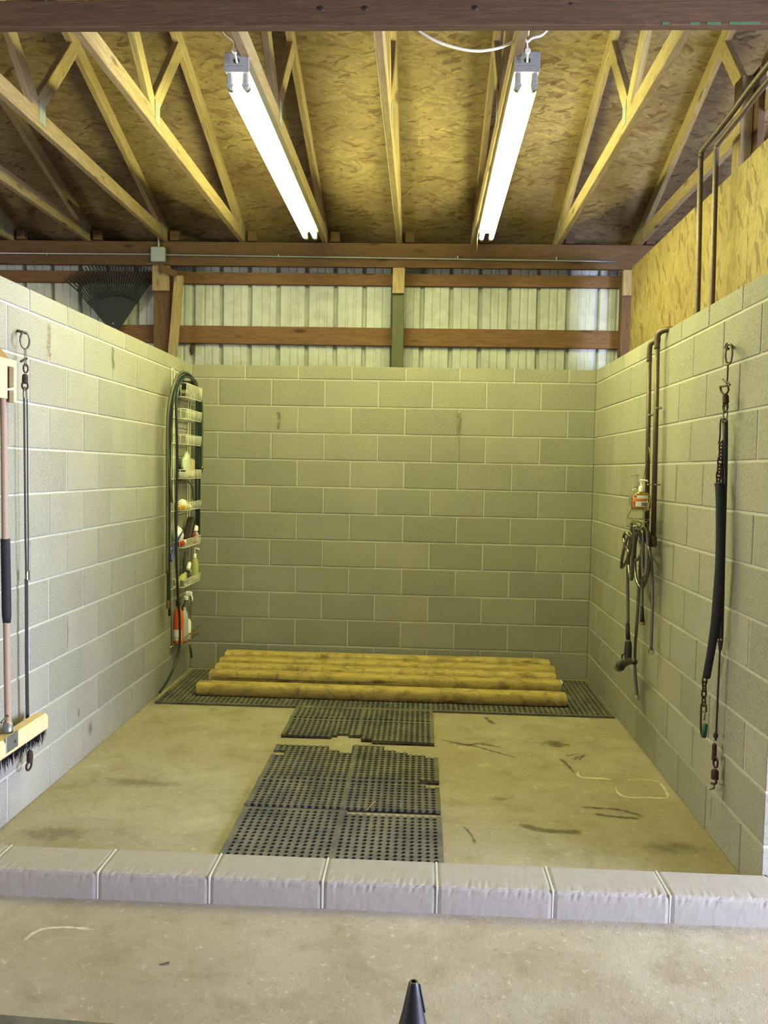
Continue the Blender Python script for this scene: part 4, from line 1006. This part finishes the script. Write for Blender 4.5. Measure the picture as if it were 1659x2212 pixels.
# fifth basket
tb = thing('white_brush', 'round white brush with yellow base in the fifth basket from the top', 'brush', (.06, -.47, bz(4)))
box2('sponge', (.026, -.535, bz(4)), (.098, -.40, bz(4)+.032), M['sponge'], tb, .006)
lathe('dome', [(.034, 0), (.036, .01), (.030, .028), (.015, .040), (.003, .044)], M['white'], tb, T(.06, -.46, bz(4)+.032), 18)
tag(lathe('bottle_cap', [(.010, 0), (.016, .004), (.017, .022), (.012, .026)], M['white'], None, along((.088, -.37, bz(4)+.018), (.088, -.5, bz(4)+.018)), 14), 'white round cap lying in the fifth basket from the top', 'cap')
tag(tube('cream_strap', spline([(.04, -.50, bz(4)+.21), (.075, -.40, bz(4)+.205), (.088, -.31, bz(4)+.16), (.09, -.27, bz(4)+.08), (.088, -.26, bz(4)+.006)], 6), .0055, M['hose_olive'], None, 8), 'cream strap looping out of the fifth basket of the rack', 'strap')
# sixth basket
tb = thing('wood_brush', 'dark brown wooden brush tilted in the sixth basket from the top', 'brush', (.06, -.30, bz(5)))
R = Matrix.Rotation(math.radians(-38), 4, 'X')
obj('back', boxmesh('brush_back', .056, .06, .21, M['brush'], .01), tb, T(.06, -.27, bz(5)+.104) @ R)
tb = thing('red_bottle', 'small red bottle standing before the dark brush', 'bottle', (.085, -.25, bz(5)))
lathe('body', [(.013, 0), (.016, .004), (.016, .055), (.008, .068), (.008, .085)], M['red'], tb, T(.082, -.20, bz(5)), 14)
tb = thing('squeeze_bottle', 'red and black squeeze bottle with white cap lying in sixth basket', 'bottle', (.07, -.50, bz(5)))
lathe('body', [(.016, 0), (.02, .006), (.02, .06), (.014, .07)], M['red'], tb, along((.062, -.525, bz(5)+.021), (.066, -.42, bz(5)+.03)), 14)
lathe('cap', [(.014, .07), (.018, .074), (.018, .10), (.013, .104)], M['white'], tb, along((.062, -.525, bz(5)+.021), (.066, -.42, bz(5)+.03)), 14)
tb = thing('shampoo_bottle', 'pale bottle with round white cap at the far end of sixth basket', 'bottle', (.07, -.14, bz(5)))
lathe('body', [(.022, 0), (.025, .004), (.025, .07), (.014, .086)], M['jug'], tb, T(.068, -.135, bz(5)), 16)
lathe('cap', [(.016, .086), (.022, .09), (.022, .118), (.014, .13)], M['white'], tb, T(.068, -.135, bz(5)), 16)
item('white_cloth', bag_mesh(.03, .05, .06, 9), 'white', (.05, -.54+.03, bz(5)+.085), 'bunched white cloth at the near end of the sixth basket', 'cloth')
tb = thing('blue_scraper', 'dark blue plastic handled scraper hanging below the sixth basket', 'scraper', (.05, -.55, bz(5)))
tube('handle', spline([(0.075,-0.779,0.917),(0.075,-0.727,0.981),(0.075,-0.652,1.032),(0.075,-0.563,1.070)], 4), lambda q: .0085-.002*q, M['blue'], tb, 10)
tube('blade', [(0.075,-0.597,1.056),(0.075,-0.506,1.098)], .006, M['blue'], tb, 8)
# seventh basket
pump_bottle('lotion_bottle', (.07, -.155, bz(6)), .17, .030, .024, 'greenbottle', 'pale green lotion bottle with white pump in the seventh basket', 0, 'white', .085)
tb = thing('tall_bottle', 'tall dull grey bottle in the middle of the seventh basket', 'bottle', (.05, -.31, bz(6)))
lathe('body', [(.026, 0), (.028, .004), (.026, .17), (.020, .19), (.018, .195), (.018, .225)], M['smoke'], tb, T(.048, -.31, bz(6)), 18)
tb = thing('spray_bottle', 'green spray bottle lying tilted with white trigger in seventh basket', 'bottle', (.06, -.42, bz(6)))
A, Bv = (.062, -.50, bz(6)+.03), (.072, -.36, bz(6)+.10)
lathe('body', [(.02, 0), (.026, .006), (.026, .07), (.012, .10), (.011, .115)], M['greenbottle'], tb, along(A, Bv), 16)
box('trigger_head', (.074, -.325, bz(6)+.125), (.026, .065, .036), M['white'], tb, .008, Matrix.Rotation(.9, 4, 'X'))
tube('trigger', [(.074, -.31, bz(6)+.10), (.078, -.29, bz(6)+.085), (.08, -.275, bz(6)+.06)], .006, M['white'], tb, 8)
# eighth basket
tb = thing('orange_bottle', 'orange bottle with black cap in the bottom basket of the rack', 'bottle', (.045, -.505, bz(7)))
lathe('body', [(1, 0), (1, .19), (.9, .215), (.34, .262), (.32, .27)], M['orange'], tb, T(.052, -.505, bz(7)) @ Matrix.Diagonal((.036, .026, 1, 1)), 18)
lathe('cap', [(.013, .266), (.0135, .27), (.0135, .305), (.011, .307)], M['black'], tb, T(.045, -.505, bz(7)), 14)
patch('label', -.03, .028, .02, .10, M['labelw'], tb, T(.052, -.505, bz(7)), .036, .026)
tb = thing('white_jug', 'translucent pale jug beside the orange bottle in bottom basket', 'bottle', (.07, -.42, bz(7)))
lathe('body', [(.93, 0), (1, .01), (1, .17), (.8, .205), (.35, .225), (.33, .245)], M['jug'], tb, T(.072, -.425, bz(7)) @ Matrix.Diagonal((.027, .034, 1, 1)), 18)
tb = thing('trigger_sprayer', 'cloudy spray bottle with big white trigger head in bottom basket', 'bottle', (.06, -.31, bz(7)))
lathe('body', [(.03, 0), (.034, .006), (.034, .20), (.030, .23), (.014, .27), (.013, .285)], M['smoke'], tb, T(.052, -.315, bz(7)), 18)
lathe('collar', [(.017, .283), (.017, .306), (.012, .31)], M['white'], tb, T(.052, -.315, bz(7)), 14)
box('trigger_head', (.066, -.295, bz(7)+.325), (.05, .03, .034), M['white'], tb, .007)
tube('trigger', [(.088, -.295, bz(7)+.31), (.094, -.295, bz(7)+.285), (.09, -.295, bz(7)+.265)], .0055, M['white'], tb, 8)
tb = thing('pill_bottle', 'white labelled bottle with orange stripe in the bottom basket', 'bottle', (.085, -.35, bz(7)))
lathe('body', [(.021, 0), (.023, .004), (.023, .125), (.017, .137), (.017, .146)], M['white'], tb, T(.078, -.352, bz(7)), 18)
lathe('stripe', [(.0234, .040), (.0236, .041), (.0236, .047), (.0234, .048)], M['labelo'], tb, T(.078, -.352, bz(7)), 18)

# green garden hose over its hanger
t = thing('garden_hose', 'dark green garden hose looped over a hanger beside the wire rack', 'hose', (0.100,-0.669,2.167))
def hosepart(pts, r=.0085, mat='hose', n=8): return tube('hose_loop', spline(pts, n), r, M[mat], t, 10)
hosepart([(0.060,-0.786,0.639), (0.060,-0.797,1.113), (0.060,-0.798,1.581), (0.070,-0.818,1.889), (0.080,-0.792,2.061), (0.090,-0.711,2.162), (0.100,-0.591,2.204), (0.100,-0.414,2.205), (0.090,-0.201,2.150), (0.080,-0.066,2.007), (0.080,-0.043,1.728), (0.070,-0.036,1.447), (0.060,0.001,1.054), (0.060,0.054,0.726), (0.050,0.201,0.411), (0.050,0.300,0.092), (0.060,0.327,-0.073)])
hosepart([(0.100,-1.085,0.096), (0.100,-0.916,0.132), (0.110,-0.761,0.222), (0.120,-0.710,0.340), (0.120,-0.715,0.501), (0.120,-0.764,0.701), (0.125,-0.821,0.960), (0.125,-0.829,1.272), (0.125,-0.816,1.582), (0.125,-0.832,1.797), (0.120,-0.830,1.951), (0.120,-0.800,2.061), (0.120,-0.715,2.141), (0.120,-0.603,2.178), (0.110,-0.414,2.179), (0.090,-0.225,2.114), (0.080,-0.169,1.931), (0.080,-0.171,1.587), (0.070,-0.123,1.273), (0.050,-0.016,1.091)])
hosepart([(0.050,-0.719,0.532), (0.050,-0.729,0.949), (0.055,-0.746,1.424), (0.060,-0.751,1.800), (0.070,-0.716,2.037), (0.080,-0.621,2.156), (0.090,-0.497,2.196), (0.090,-0.328,2.181), (0.080,-0.135,2.088), (0.070,-0.064,1.867), (0.070,-0.066,1.535)])
hosepart([(0.075,-0.861,0.838), (0.075,-0.871,1.273), (0.075,-0.881,1.703), (0.080,-0.873,1.947), (0.100,-0.798,2.132), (0.100,-0.647,2.204), (0.100,-0.487,2.216), (0.100,-0.315,2.183), (0.090,-0.160,2.103), (0.080,-0.012,1.993), (0.080,0.004,1.553), (0.080,0.004,1.535)], .0085, 'hose_olive')  # faded strand; its olive tan also has reflected light put into the colour
hosepart([(0.070,-0.859,1.887), (0.075,-0.871,1.703), (0.075,-0.826,1.550), (0.080,-0.808,1.426), (0.085,-0.791,1.316)], .0075, 'hose_olive')
lathe('coupling', [(.012, 0), (.013, .004), (.013, .05), (.009, .056)], M['brass'], t, along((0.060,-0.786,0.649), (0.060,-0.785,0.591)), 12)
lathe('coupling', [(.010, 0), (.014, .004), (.014, .02), (.010, .024)], M['brass'], t, along((0.080,-0.010,1.563), (0.080,0.019,1.517)), 12)
# hanger shell: half round trough under the hose bends
hc = Vector((0.045,-0.274,2.099))
V, F = [], []; n = 16
for i in range(n+1):
    a = PI*i/n
    for x, r in ((.004, .105), (.012, .098), (.075, .098), (.085, .115)):
        V.append((x, hc.y+.02+r*math.cos(a)*1.15, hc.z+r*math.sin(a)*.9))
for i in range(n):
    for k in range(3): F.append((4*i+k, 4*i+4+k, 4*i+5+k, 4*i+1+k))
obj('hose_hanger', mesh('hose_hanger', V, F, M['black'], True), t)
tag(tube('drain_spout', [(0.060,-0.234,0.233),(0.060,-0.207,0.182),(0.060,-0.179,0.123)], .009, M['hose_olive'], None, 10), 'short stub of grey hose hanging under the bottom basket', 'hose')
